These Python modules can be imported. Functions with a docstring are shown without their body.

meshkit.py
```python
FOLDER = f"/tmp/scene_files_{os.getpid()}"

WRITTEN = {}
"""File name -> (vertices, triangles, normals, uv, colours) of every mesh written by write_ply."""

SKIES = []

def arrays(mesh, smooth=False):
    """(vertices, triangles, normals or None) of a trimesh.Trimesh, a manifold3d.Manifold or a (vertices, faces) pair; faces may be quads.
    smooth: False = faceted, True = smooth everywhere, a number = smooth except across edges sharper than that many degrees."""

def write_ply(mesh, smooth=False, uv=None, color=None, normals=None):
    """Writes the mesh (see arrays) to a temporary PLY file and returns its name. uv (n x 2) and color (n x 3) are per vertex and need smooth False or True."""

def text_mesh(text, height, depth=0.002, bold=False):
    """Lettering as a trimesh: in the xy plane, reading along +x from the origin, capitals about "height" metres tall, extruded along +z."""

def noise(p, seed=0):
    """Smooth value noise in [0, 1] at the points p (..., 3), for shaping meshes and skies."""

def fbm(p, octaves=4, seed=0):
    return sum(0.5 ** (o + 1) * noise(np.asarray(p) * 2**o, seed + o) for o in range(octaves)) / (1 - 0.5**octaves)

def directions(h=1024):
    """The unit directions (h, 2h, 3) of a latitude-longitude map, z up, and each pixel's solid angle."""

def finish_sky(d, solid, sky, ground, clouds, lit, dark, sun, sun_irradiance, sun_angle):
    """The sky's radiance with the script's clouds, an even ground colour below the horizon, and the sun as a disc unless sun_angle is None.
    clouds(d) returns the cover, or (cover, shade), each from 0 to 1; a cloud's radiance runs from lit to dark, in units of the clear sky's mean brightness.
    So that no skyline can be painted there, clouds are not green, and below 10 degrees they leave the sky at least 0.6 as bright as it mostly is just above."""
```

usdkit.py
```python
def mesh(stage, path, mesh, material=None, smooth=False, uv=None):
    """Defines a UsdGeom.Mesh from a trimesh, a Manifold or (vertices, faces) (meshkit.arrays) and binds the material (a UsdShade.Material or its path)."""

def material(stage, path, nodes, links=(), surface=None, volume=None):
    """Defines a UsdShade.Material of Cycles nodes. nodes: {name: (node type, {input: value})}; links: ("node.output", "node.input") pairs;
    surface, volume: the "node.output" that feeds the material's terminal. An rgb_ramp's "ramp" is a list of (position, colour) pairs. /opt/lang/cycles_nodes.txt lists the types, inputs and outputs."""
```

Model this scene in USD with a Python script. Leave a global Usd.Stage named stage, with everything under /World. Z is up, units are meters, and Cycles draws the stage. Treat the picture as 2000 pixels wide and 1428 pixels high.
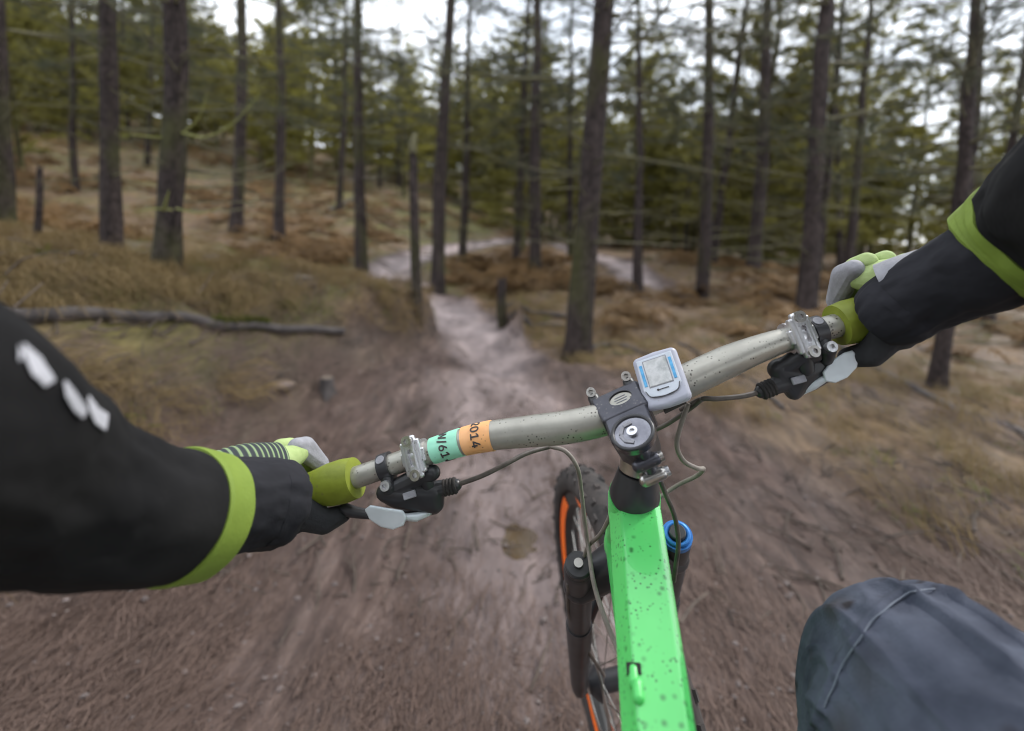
import math, random
import numpy as np, trimesh, manifold3d as m3, usdkit, meshkit
from scipy.interpolate import RBFInterpolator, RegularGridInterpolator
from scipy.spatial.transform import Rotation
from shapely.geometry import Polygon
from pxr import Usd, UsdGeom, UsdLux, UsdShade, Gf, Sdf, Vt

# ------------------------------------------------------------------ camera, sky, sun
stage = Usd.Stage.CreateInMemory()
UsdGeom.SetStageUpAxis(stage, UsdGeom.Tokens.z)
UsdGeom.SetStageMetersPerUnit(stage, 1.0)
UsdGeom.Xform.Define(stage, '/World'); UsdGeom.Scope.Define(stage, '/World/Looks')
rng = np.random.default_rng(11); random.seed(11)
PITCH, ROLL, FPX, CX, CY = math.radians(5), math.radians(2.2), 1000., 1000., 547.
CAM = np.array([0, 0, 1.14])
fw = np.array([0, math.cos(PITCH), -math.sin(PITCH)]); r0 = np.array([1., 0, 0]); u0 = np.cross(r0, fw)
RT = r0 * math.cos(ROLL) + u0 * math.sin(ROLL); UP = -r0 * math.sin(ROLL) + u0 * math.cos(ROLL)
cam = UsdGeom.Camera.Define(stage, '/World/camera')
M = np.eye(4); M[0, :3] = RT; M[1, :3] = UP; M[2, :3] = -fw; M[3, :3] = CAM
cam.AddTransformOp().Set(Gf.Matrix4d(M.tolist()))
cam.CreateHorizontalApertureAttr(36.0); cam.CreateVerticalApertureAttr(36.0 * 731 / 1024); cam.CreateFocalLengthAttr(18.0)
cam.CreateVerticalApertureOffsetAttr(-(714 - CY) * 0.018)
cam.CreateFStopAttr(2.7); cam.CreateFocusDistanceAttr(0.51); cam.CreateClippingRangeAttr(Gf.Vec2f(0.04, 5000))
cam.CreateExposureAttr(1.0)
SUN_EL, SUN_AZ = math.radians(48), math.radians(55)
sd = np.array([math.cos(SUN_EL) * math.sin(SUN_AZ), math.cos(SUN_EL) * math.cos(SUN_AZ), math.sin(SUN_EL)])
dome = UsdLux.DomeLight.Define(stage, '/World/sky')
dome.GetPrim().SetCustomDataByKey('kind', 'structure')
skym = usdkit.material(stage, '/World/Looks/sky', {
    'tc': ('texture_coordinate', {}), 'mp': ('mapping', {'scale': (1.3, 1.3, 3.2)}),
    'n': ('noise_texture', {'scale': 2.2, 'detail': 6, 'roughness': 0.55}),
    'r': ('rgb_ramp', {'ramp': [(0.36, (0.62, 0.62, 0.62)), (0.62, (1, 1, 1))]}),
    's': ('sky_texture', {'sky_type': 'single_scattering', 'sun_disc': False, 'sun_elevation': SUN_EL, 'sun_rotation': SUN_AZ}),
    'm': ('mix_color', {'b': (10.5, 11.0, 11.6), 'use_clamp': False}), 'b': ('background_shader', {'strength': 0.1})},
    [('tc.generated', 'mp.vector'), ('mp.vector', 'n.vector'), ('n.fac', 'r.fac'), ('r.color', 'm.fac'), ('s.color', 'm.a'), ('m.result', 'b.color')], surface='b.background')
UsdShade.MaterialBindingAPI.Apply(dome.GetPrim()).Bind(skym)
sun = UsdLux.DistantLight.Define(stage, '/World/sun')
sun.CreateIntensityAttr(0.4); sun.CreateAngleAttr(10.0); sun.CreateColorAttr(Gf.Vec3f(1, 0.97, 0.92)); sun.CreateNormalizeAttr(True)
zax = sd; xax = np.cross([0, 0, 1], zax); xax /= np.linalg.norm(xax); yax = np.cross(zax, xax)
SM = np.eye(4); SM[0, :3] = xax; SM[1, :3] = yax; SM[2, :3] = zax
sun.AddTransformOp().Set(Gf.Matrix4d(SM.tolist()))


def U(px, py, d):
    """The world point that lies d metres ahead of the rider's chest on the line of sight (px, py)."""
    return CAM + d * (fw + (px - CX) / FPX * RT - (py - CY) / FPX * UP)


def proj(p):
    q = np.asarray(p) - CAM; d = q @ fw
    return np.stack([CX + FPX * (q @ RT) / d, CY - FPX * (q @ UP) / d, d], -1)


# ------------------------------------------------------------------ scene tree helpers
used = {}


def numbered(parent, name):
    k = used.get((parent, name), 0); used[(parent, name)] = k + 1
    return f'{parent}/{name}' + (f'_{k:03d}' if k else '')


def keys(p, **kw):
    for k, v in kw.items():
        if v: p.SetCustomDataByKey(k, v)


class Thing:
    def __init__(s, name, label=None, cat=None, loc=(0, 0, 0), group=None, mat=None):
        s.path = numbered('/World', name); s.loc = np.array(loc, float)
        x = UsdGeom.Xform.Define(stage, s.path); s.x = x
        if mat is not None: x.AddTransformOp().Set(Gf.Matrix4d(np.asarray(mat).T.tolist()))
        else: x.AddTranslateOp().Set(Gf.Vec3d(*map(float, s.loc)))
        keys(x.GetPrim(), label=label, category=cat, group=group)

    def add(s, name, mesh, mat, parent=None, smooth=35, uv=None, label=None, kind=None):
        v, f = vf(mesh)
        path = numbered(parent or s.path, name)
        usdkit.mesh(stage, path, trimesh.Trimesh(v - s.loc, f, process=False), mat, smooth=smooth, uv=uv)
        keys(stage.GetPrimAtPath(path), label=label, kind=kind)
        return path

    def sub(s, name):
        path = numbered(s.path, name); UsdGeom.Xform.Define(stage, path); return path


def copy(src, name, mat, label, cat, group=None):
    t = Thing(name, label, cat, group=group, mat=mat)
    p = t.x.GetPrim(); p.GetReferences().AddInternalReference(src); p.SetInstanceable(True)
    return t


def vf(mesh):
    v, f, _ = meshkit.arrays(mesh); return v, f


def cat(*ms):
    o = 0; V = []; Fs = []
    for m in ms:
        v, f = vf(m); V.append(v); Fs.append(f + o); o += len(v)
    return np.vstack(V), np.vstack(Fs)


# ------------------------------------------------------------------ shape helpers
def nrm(v): v = np.asarray(v, float); return v / np.linalg.norm(v)


def spline(pts, n):
    """Catmull-Rom through rows of pts (any number of columns), n samples."""
    p = np.asarray(pts, float); p = np.vstack([2 * p[0] - p[1], p, 2 * p[-1] - p[-2]])
    t = np.linspace(0, len(p) - 3 - 1e-9, n); i = t.astype(int); u = (t - i)[:, None]
    a, b, c, d = p[i], p[i + 1], p[i + 2], p[i + 3]
    return 0.5 * (2 * b + (c - a) * u + (2 * a - 5 * b + 4 * c - d) * u * u + (3 * b - a - 3 * c + d) * u ** 3)


def frames(c, ref=None):
    t = np.gradient(c, axis=0); t /= np.linalg.norm(t, axis=1, keepdims=True)
    a = np.array(ref if ref is not None else ([0, 0, 1] if abs(t[0][2]) < .9 else [1, 0, 0]), float)
    N = []
    for k in range(len(c)):
        a = a - t[k] * (a @ t[k]); a /= np.linalg.norm(a); N.append(a.copy())
    N = np.array(N); return t, N, np.cross(t, N)


def tube(c, r, n=10, disp=None, caps=True, ref=None, prof=None):
    """Swept tube through centres c with radii r (scalar, (k,) or (k,n)); returns (v, f)."""
    c = np.asarray(c, float); k = len(c); r = np.broadcast_to(np.asarray(r, float).reshape(-1, 1) if np.ndim(r) == 1 else r, (k, n)) if np.ndim(r) < 2 else r
    t, N, B = frames(c, ref)
    a = np.linspace(0, 2 * np.pi, n, endpoint=False)
    v = c[:, None] + r[..., None] * (np.cos(a)[None, :, None] * N[:, None] + np.sin(a)[None, :, None] * B[:, None])
    v = v.reshape(-1, 3)
    i = np.arange(k - 1)[:, None] * n; j = np.arange(n)[None]; j2 = (j + 1) % n
    q = np.stack([i + j, i + j2, i + n + j2, i + n + j], -1).reshape(-1, 4)
    f = np.vstack([q[:, [0, 1, 2]], q[:, [0, 2, 3]]])
    if caps:
        v = np.vstack([v, c[0], c[-1]]); s, e = k * n, k * n + 1; jj = np.arange(n); j3 = (jj + 1) % n
        f = np.vstack([f, np.stack([np.full(n, s), j3, jj], -1), np.stack([np.full(n, e), (k - 1) * n + jj, (k - 1) * n + j3], -1)])
    return v, f


def hull(*sph, seg=16):
    """Convex hull of spheres (point, radius) as a Manifold."""
    return m3.Manifold.batch_hull([m3.Manifold.sphere(float(r), seg).translate([float(x) for x in p]) for p, r in sph])


def frame_m(o, x, y, z):
    m = np.eye(4); m[:3, 0], m[:3, 1], m[:3, 2], m[:3, 3] = x, y, z, o; return m


def man(mf, M):
    return mf.transform(np.asarray(M)[:3, :4].tolist())


def app(mesh, M):
    v, f = vf(mesh); return v @ M[:3, :3].T + M[:3, 3], f


def cyl(a, b, r, n=24, r2=None, bev=0.0):
    """Solid cylinder/cone from a to b with small bevels."""
    a, b = np.asarray(a, float), np.asarray(b, float); d = nrm(b - a); r2 = r if r2 is None else r2
    if bev: c = [a, a + d * bev, b - d * bev, b]; rr = [r - bev, r, r2, r2 - bev]
    else: c = [a, b]; rr = [r, r2]
    return tube(c, rr, n)


def ring(c, ax, R, r, n=28, m=8):
    x = nrm(np.cross(ax, [0.3, 0.2, 0.9])); y = np.cross(nrm(ax), x); t = np.linspace(0, 2 * np.pi, n, endpoint=False)
    cc = np.asarray(c) + R * (np.cos(t)[:, None] * x + np.sin(t)[:, None] * y)
    a = np.linspace(0, 2 * np.pi, m, endpoint=False); rad = nrm(np.array([1., 0, 0]))
    out = (cc - c) / R
    v = (cc[:, None] + r * (np.cos(a)[None, :, None] * out[:, None] + np.sin(a)[None, :, None] * nrm(ax))).reshape(-1, 3)
    i = np.arange(n)[:, None]; j = np.arange(m)[None]; i2 = (i + 1) % n; j2 = (j + 1) % m
    q = np.stack([i * m + j, i2 * m + j, i2 * m + j2, i * m + j2], -1).reshape(-1, 4)
    return v, np.vstack([q[:, [0, 1, 2]], q[:, [0, 2, 3]]])


# ------------------------------------------------------------------ materials
def mat(name, cols, scale=8., rough=.6, stretch=(1, 1, 1), bump=0., bscale=None, coord='object', detail=4., metal=0., dist=.005, spec=.5, extra=None, pos=(.3, .7), island=0., vary=0., coat=0.):
    nodes = {'tc': ('texture_coordinate', {}), 'g': ('geometry', {}), 'mp': ('mapping', {'scale': stretch}),
             'n': ('noise_texture', {'scale': scale, 'detail': detail, 'roughness': .6}),
             'r': ('rgb_ramp', {'ramp': [(pos[0] + (pos[1] - pos[0]) * i / max(1, len(cols) - 1), c) for i, c in enumerate(cols)]}),
             'p': ('principled_bsdf', {'roughness': rough, 'metallic': metal, 'specular_ior_level': spec, 'coat_weight': coat})}
    src = {'object': 'tc.object', 'world': 'g.position'}[coord]
    links = [(src, 'mp.vector'), ('mp.vector', 'n.vector'), ('n.fac', 'r.fac')]
    last = 'r.color'
    if island or vary:
        nodes['oi'] = ('object_info', {}); nodes['h'] = ('hsv', {}); nodes['mr'] = ('map_range', {'to_min': 1 - (island or vary), 'to_max': 1 + (island or vary)})
        links += [('g.random_per_island' if island else 'oi.random', 'mr.value'), ('mr.result', 'h.value'), (last, 'h.color')]; last = 'h.color'
    if bump:
        nodes['bn'] = ('noise_texture', {'scale': bscale or scale * 4, 'detail': 5., 'roughness': .6}); nodes['b'] = ('bump', {'strength': bump, 'distance': dist})
        links += [('mp.vector', 'bn.vector'), ('bn.fac', 'b.height'), ('b.normal', 'p.normal')]
    if extra: last = extra(nodes, links, last)
    links.append((last, 'p.base_color'))
    return usdkit.material(stage, '/World/Looks/' + name, nodes, links, surface='p.BSDF')


def specks(col, scale, lo, hi, vec='mp.vector', tag='a'):
    """Adds splashes of colour col over the base: voronoi spots gated by noise."""
    def ex(nodes, links, last):
        nodes['v' + tag] = ('voronoi_texture', {'scale': scale}); nodes['vr' + tag] = ('map_range', {'from_min': lo, 'from_max': hi, 'to_min': 1., 'to_max': 0., 'clamp': True})
        nodes['vn' + tag] = ('noise_texture', {'scale': scale * .23, 'detail': 2.}); nodes['vg' + tag] = ('map_range', {'from_min': .47, 'from_max': .58, 'clamp': True})
        nodes['vm' + tag] = ('math', {'math_type': 'multiply'}); nodes['vx' + tag] = ('mix_color', {'b': col})
        links.extend([(vec, 'v' + tag + '.vector'), (vec, 'vn' + tag + '.vector'), ('v' + tag + '.distance', 'vr' + tag + '.value'), ('vn' + tag + '.fac', 'vg' + tag + '.value'),
                      ('vr' + tag + '.result', 'vm' + tag + '.value1'), ('vg' + tag + '.result', 'vm' + tag + '.value2'), ('vm' + tag + '.value', 'vx' + tag + '.fac'), (last, 'vx' + tag + '.a')])
        return 'vx' + tag + '.result'
    return ex


def two(a, b): return lambda n, l, x: b(n, l, a(n, l, x))


MUD = (.07, .05, .042)
L = {}
L['bar'] = mat('bar_titanium', [(.3, .29, .255), (.4, .385, .34)], 30, .34, bump=.05, metal=.6, extra=specks((.06, .05, .045), 260, .12, .3))
L['green'] = mat('green_paint', [(.075, .53, .115), (.1, .59, .145)], 6, .3, coat=.6, extra=two(specks((.012, .12, .022), 280, .14, .34), specks((.02, .19, .035), 120, .1, .32, tag='b')))
L['green2'] = mat('green_plain', [(.075, .53, .115), (.095, .58, .14)], 6, .35)
L['black'] = mat('black_alloy', [(.012, .012, .014), (.03, .03, .033)], 40, .38, bump=.05)
L['blackgloss'] = mat('black_anodised', [(.055, .055, .066), (.1, .1, .115)], 25, .3, metal=.75, extra=specks((.16, .15, .15), 220, .1, .28))
L['chrome'] = mat('dark_chrome', [(.12, .12, .14), (.26, .26, .29)], 60, .16, metal=.95, bump=.25, bscale=120, dist=.002)
L['rubber'] = mat('rubber', [(.012, .011, .011), (.05, .04, .036)], 30, .85, bump=.3)
L['silver'] = mat('silver_alloy', [(.55, .55, .57), (.72, .72, .74)], 45, .3, metal=.9, bump=.06, extra=specks((.2, .18, .17), 240, .1, .25))
L['paddle'] = mat('paddle_alloy', [(.48, .53, .56), (.6, .65, .68)], 18, .45, metal=.35, bump=.04)
L['steel'] = mat('bolt_steel', [(.4, .38, .35), (.6, .58, .55)], 60, .3, metal=1.)
L['dark'] = mat('recess_dark', [(.006, .006, .006), (.012, .012, .012)], 20, .9)
L['grip'] = mat('grip_rubber', [(.15, .18, .012), (.21, .25, .02)], 35, .6, bump=.1, extra=specks((.16, .17, .03), 140, .12, .3))
L['mint'] = mat('mint_tape', [(.25, .62, .44), (.33, .7, .52)], 40, .55, extra=specks((.12, .3, .22), 200, .08, .22))
L['orangetape'] = mat('orange_tape', [(.75, .36, .13), (.82, .43, .2)], 40, .55, extra=specks((.25, .12, .05), 200, .08, .22))
L['ink'] = mat('tape_ink', [(.03, .03, .03), (.06, .05, .05)], 60, .7)
L['hose'] = mat('hose', [(.035, .03, .028), (.12, .1, .085)], 40, .55, bump=.1)
L['hosegrey'] = mat('hose_muddy', [(.14, .12, .1), (.25, .22, .19)], 40, .6, bump=.1)
L['orange'] = mat('rim_orange', [(.85, .13, .012), (.9, .17, .02)], 20, .5)
L['rimblack'] = mat('rim_black', [(.015, .015, .015), (.03, .028, .026)], 20, .5)
L['blue'] = mat('blue_anodised', [(.02, .13, .4), (.04, .2, .55)], 20, .35, metal=.4)
L['shell'] = mat('shell_grey', [(.36, .37, .44), (.42, .43, .5)], 20, .35, bump=.02, extra=specks((.3, .28, .27), 190, .06, .2))
L['plate'] = mat('plate_white', [(.5, .54, .6), (.56, .6, .66)], 20, .3)
L['screen'] = mat('screen_grey', [(.22, .24, .23), (.5, .5, .5), (.3, .31, .3)], 55, .12, detail=8., coat=1.)
L['stripe'] = mat('stripe_blue', [(.05, .25, .5), (.12, .42, .7)], 180, .35)
L['sleeve'] = mat('jersey_black', [(.008, .008, .009), (.016, .0155, .016)], 14, .88, bump=.22, bscale=260, dist=.002, spec=.12)
L['navy'] = mat('cuff_navy', [(.010, .010, .013), (.017, .017, .022)], 14, .85, bump=.2, bscale=260, dist=.002, spec=.25)
L['brown'] = mat('jersey_smudge', [(.03, .02, .016), (.04, .025, .02)], 14, .9)
L['limeband'] = mat('cuff_lime', [(.135, .2, .02), (.185, .26, .03)], 20, .75, bump=.25, bscale=400, dist=.002)
L['print'] = mat('sleeve_print', [(.42, .42, .46), (.55, .55, .6)], 40, .6)
L['glove'] = mat('glove_lime', [(.28, .37, .13), (.38, .47, .2)], 60, .8, bump=.3, bscale=500, dist=.002)
L['glovegrey'] = mat('glove_grey', [(.2, .2, .22), (.3, .3, .33)], 60, .7, bump=.2)
L['glovepalm'] = mat('glove_palm', [(.012, .012, .014), (.022, .022, .026)], 60, .85, bump=.2)
L['skin'] = mat('skin', [(.45, .27, .2), (.52, .32, .24)], 20, .5)
L['denim'] = mat('denim', [(.036, .042, .062), (.105, .118, .158)], 16, .9, bump=.5, bscale=420, dist=.002, spec=.2, extra=two(specks((.03, .027, .032), 42, .12, .3), specks((.05, .045, .05), 15, .1, .36, tag='b')))
L['seam'] = mat('denim_seam', [(.13, .15, .19), (.17, .19, .23)], 60, .9)
L['helmet'] = mat('helmet_black', [(.02, .02, .02), (.03, .03, .03)], 20, .3)


def stripes():
    n = {'u': ('uvmap', {'attribute': 'st'}), 'w': ('wave_texture', {'scale': 1., 'distortion': .4}), 'x': ('separate_xyz', {}), 'm': ('math', {'math_type': 'multiply', 'value2': 1100.}),
         's': ('math', {'math_type': 'sine'}), 'r': ('rgb_ramp', {'ramp': [(.2, (.02, .025, .03)), (.6, (.03, .04, .04)), (.8, (.17, .24, .12)), (1., (.2, .27, .13))]}), 'mm': ('map_range', {'from_min': -1., 'from_max': 1.}),
         'p': ('principled_bsdf', {'roughness': .8})}
    return usdkit.material(stage, '/World/Looks/glove_stripes', n, [('u.UV', 'x.vector'), ('x.x', 'm.value1'), ('m.value', 's.value1'), ('s.value', 'mm.value'), ('mm.result', 'r.fac'), ('r.color', 'p.base_color')], surface='p.BSDF')


L['stripes'] = stripes()


def bark(name, c1, c2, moss):
    nodes = {'tc': ('texture_coordinate', {}), 'oi': ('object_info', {}), 'mp': ('mapping', {'scale': (1, 1, .22)}), 'mp2': ('mapping', {'scale': (1, 1, .5)}),
             'v': ('voronoi_texture', {'scale': 34., 'feature': 'distance_to_edge'}), 'n': ('noise_texture', {'scale': 11., 'detail': 7., 'roughness': .65}),
             'n2': ('noise_texture', {'scale': 2.1, 'detail': 4.}), 'ad': ('vector_math', {'math_type': 'add'}),
             'r': ('rgb_ramp', {'ramp': [(.25, c1), (.5, tuple((a + b) / 2 for a, b in zip(c1, c2))), (.75, c2)]}),
             'vr': ('map_range', {'from_min': 0., 'from_max': .12, 'clamp': True}), 'mu': ('mix_color', {'a': tuple(x * .35 for x in c1)}),
             'mr': ('map_range', {'from_min': .5, 'from_max': .66, 'to_max': .75, 'clamp': True}), 'mm': ('mix_color', {'b': moss}),
             'mh': ('math', {'math_type': 'multiply_add', 'value2': .35}), 'b': ('bump', {'strength': .9, 'distance': .03}), 'p': ('principled_bsdf', {'roughness': .9, 'specular_ior_level': .2})}
    links = [('tc.object', 'ad.vector1'), ('oi.location', 'ad.vector2'), ('ad.vector', 'mp.vector'), ('ad.vector', 'mp2.vector'), ('mp.vector', 'v.vector'), ('mp.vector', 'n.vector'), ('mp2.vector', 'n2.vector'), ('n.fac', 'r.fac'),
             ('v.distance', 'vr.value'), ('vr.result', 'mu.fac'), ('r.color', 'mu.b'), ('n2.fac', 'mr.value'), ('mr.result', 'mm.fac'), ('mu.result', 'mm.a'), ('mm.result', 'p.base_color'),
             ('vr.result', 'mh.value1'), ('n.fac', 'mh.value3'), ('mh.value', 'b.height'), ('b.normal', 'p.normal')]
    return usdkit.material(stage, '/World/Looks/' + name, nodes, links, surface='p.BSDF')


L['bark'] = bark('bark_dark', (.024, .018, .017), (.075, .056, .052), (.06, .06, .022))
L['barkfar'] = bark('bark_olive', (.05, .043, .022), (.13, .115, .06), (.14, .14, .045))
L['deadwood'] = mat('dead_wood', [(.05, .044, .028), (.13, .12, .06)], 5, .9, coord='world')
L['mossbranch'] = mat('moss_branch', [(.13, .14, .04), (.24, .24, .07)], 14, .95, bump=.4)
L['logbark'] = mat('log_bark', [(.02, .017, .017), (.055, .046, .044), (.09, .078, .074)], 9, .85, bump=.6, bscale=30, dist=.01)
L['cutwood'] = mat('cut_wood', [(.1, .08, .06), (.19, .15, .12)], 20, .8)


def leaf(name, c1, c2, trans, vary=.25):
    nodes = {'g': ('geometry', {}), 'oi': ('object_info', {}), 'tc': ('texture_coordinate', {}), 'n': ('noise_texture', {'scale': .9, 'detail': 3.}), 'a': ('math', {'math_type': 'multiply_add', 'value2': .45}), 'nm': ('math', {'math_type': 'multiply', 'value2': .6}),
             'r': ('rgb_ramp', {'ramp': [(.15, c1), (.85, c2)]}), 'h': ('hsv', {}), 'mr': ('map_range', {'to_min': 1 - vary, 'to_max': 1 + vary}),
             'd': ('principled_bsdf', {'roughness': .7, 'specular_ior_level': .25}), 't': ('translucent_bsdf', {}), 'x': ('mix_closure', {'fac': trans})}
    return usdkit.material(stage, '/World/Looks/' + name, nodes, [('tc.object', 'n.vector'), ('n.fac', 'nm.value1'), ('g.random_per_island', 'a.value1'), ('nm.value', 'a.value3'), ('a.value', 'r.fac'), ('r.color', 'h.color'), ('oi.random', 'mr.value'), ('mr.result', 'h.value'),
                          ('h.color', 'd.base_color'), ('h.color', 't.color'), ('d.BSDF', 'x.closure1'), ('t.BSDF', 'x.closure2')], surface='x.closure')


L['needles'] = leaf('pine_needles', (.04, .048, .034), (.095, .1, .05), .4)
L['spruce'] = leaf('spruce_needles', (.165, .152, .032), (.35, .325, .1), .5, .28)
L['grass'] = leaf('dry_grass', (.14, .095, .04), (.34, .25, .12), .25, .25)
L['moss'] = leaf('moss_blades', (.09, .1, .02), (.2, .21, .05), .3)
L['litter'] = leaf('needle_litter', (.085, .055, .045), (.24, .17, .135), .1)
L['bracken'] = leaf('dead_bracken', (.13, .075, .03), (.32, .195, .085), .3)

# ------------------------------------------------------------------ terrain
ctl = [(0, -3, .03), (-2, -2, .2), (2, -2, 0), (0, 0, .06), (.28, .82, .07), (.3, .5, .07), (-.9, .5, .12), (-2.2, .3, .35), (1.2, .5, .02), (2.5, 0, -.05), (.1, 2, .05), (1.6, 2.2, .05), (3, 2, .0), (0, 3.2, .08), (1.2, 3.6, .1)]
px_ctl = [(20, 645, 3.2), (330, 638, 3.5), (660, 662, 3.9), (325, 527, 6.5), (218, 506, 7.6), (10, 440, 8), (465, 455, 12), (545, 470, 13), (705, 528, 10), (815, 613, 6.8), (855, 572, 8.5), (1045, 532, 11), (1130, 692, 5),
          (960, 720, 4.6), (900, 645, 6), (825, 585, 8), (760, 550, 10), (800, 512, 13), (900, 488, 16), (1070, 474, 18), (1200, 510, 13), (1260, 562, 9.5), (1370, 580, 9), (1480, 530, 12), (1580, 618, 6.5), (1830, 757, 4.8), (1690, 560, 10),
          (450, 800, 2.6), (100, 760, 2.3), (620, 860, 2.5), (640, 740, 3.1), (900, 900, 2.6), (700, 1100, 1.8), (200, 1250, 1.5), (1600, 880, 2.6), (1900, 900, 2.4), (1700, 760, 3.6), (1990, 780, 4.),
          (0, 430, 12), (200, 470, 9), (500, 408, 15), (300, 295, 25), (600, 280, 30), (820, 372, 26), (1000, 455, 30), (1300, 490, 26), (1600, 530, 20), (1950, 590, 14), (600, 560, 7), (590, 555, 7.2), (1000, 610, 6.8), (1300, 640, 6)]
C = np.array(list(ctl) + [tuple(U(*p)) for p in px_ctl] + [(-60, 30, 12), (-40, 60, 13), (0, 75, 9), (50, 60, 1), (60, 20, -3), (-60, -10, 8), (60, -10, -3), (-30, -20, 4), (25, -20, -1), (0, 130, 14), (-100, 130, 20), (100, 130, 2), (-100, 30, 18), (100, 30, -5)])
rbf = RBFInterpolator(C[:, :2], C[:, 2], kernel='linear', smoothing=.12)
trail_px = [(960, 720, 4.6), (915, 650, 6), (865, 612, 7.2), (800, 575, 9), (762, 550, 10.5), (800, 514, 13), (900, 488, 16), (1070, 474, 18), (1200, 510, 13.5), (1262, 562, 9.8)]
TR = np.array([[.15, -4], [.12, 0], [.08, 1.5], [.06, 3.0]] + [list(U(*p)[:2]) for p in trail_px]); TR = spline(TR, 160)
TW = np.interp(TR[:, 1], [0, 1.8, 3.2, 4.6, 6, 8], [1.5, 1.35, .85, .42, .42, .5])


def trail(x, y):
    """Signed offset over the trail's half width, to the nearest trail sample."""
    d2 = (x[..., None] - TR[:, 0]) ** 2 + (y[..., None] - TR[:, 1]) ** 2
    k = np.argmin(np.sqrt(d2) / TW, -1)
    return np.sqrt(np.take_along_axis(d2, k[..., None], -1)[..., 0]) / TW[k]


def warp(n, c, a, lo, hi):
    s0, s1 = np.arcsinh((lo - c) / a), np.arcsinh((hi - c) / a); return c + a * np.sinh(np.linspace(s0, s1, n))


gx, gy = warp(430, 0, 1.6, -110, 110), warp(470, 1.8, 1.6, -25, 140)
X, Y = np.meshgrid(gx, gy)
pts = np.stack([X.ravel(), Y.ravel()], -1)
Z = rbf(pts).reshape(X.shape)
from scipy.ndimage import gaussian_filter
Z = gaussian_filter(Z, 5)
td = np.vstack([trail(X[i:i + 40], Y[i:i + 40]) for i in range(0, len(X), 40)])
on = np.clip(1.25 - td, 0, 1)
r3 = lambda s, oc=4, seed=0, sy=1.: meshkit.fbm(np.stack([X * s, Y * s * sy, X * 0], -1), oc, seed)
fade = np.clip(1.3 - np.hypot(X, Y - 1) / 30, 0, 1)
Z += (r3(.9, 4, 3) - .5) * .3 * (1 - on) * np.clip(np.hypot(X, Y) / 3, .25, 1)
Z += (r3(5, 4, 5) - .5) * .10 * (1 - .55 * on) * fade
Z += (r3(7, 3, 8, .22) - .5) * .05 * on * fade                      # ruts worn along the riding line
sm = lambda x: np.clip(x, 0, 1) ** 2 * (3 - 2 * np.clip(x, 0, 1))
Z += .42 * sm((td - 1.0) / .45) * (X < TR[0, 0]) * sm((Y - .8) / 1.2) * sm((8 - Y) / 3)      # the bank along the left edge of the trail
Z += (r3(2.2, 3, 17) - .5) * .22 * (1 - on) * (X < 0) * np.clip(1.2 - Y / 9, 0, 1)
Z -= .05 * np.exp(-(td / .55) ** 2) * np.clip(Y / 3, 0, 1)
pd = U(1020, 1014, 1) - CAM; PC = CAM + pd * ((CAM[2] - .075) / -pd[2]); PC[2] = RegularGridInterpolator((gy, gx), gaussian_filter(Z, 4))((PC[1], PC[0])); pdist = np.hypot((X - PC[0]) / .11, (Y - PC[1]) / .22)
Z = Z + (PC[2] - .045 + (r3(11, 3, 61) - .5) * .05 - Z) * np.exp(-pdist ** 2); 
hz = RegularGridInterpolator((gy, gx), Z, bounds_error=False, fill_value=0.)
H = lambda x, y: hz(np.stack([np.asarray(y, float), np.asarray(x, float)], -1))


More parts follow.
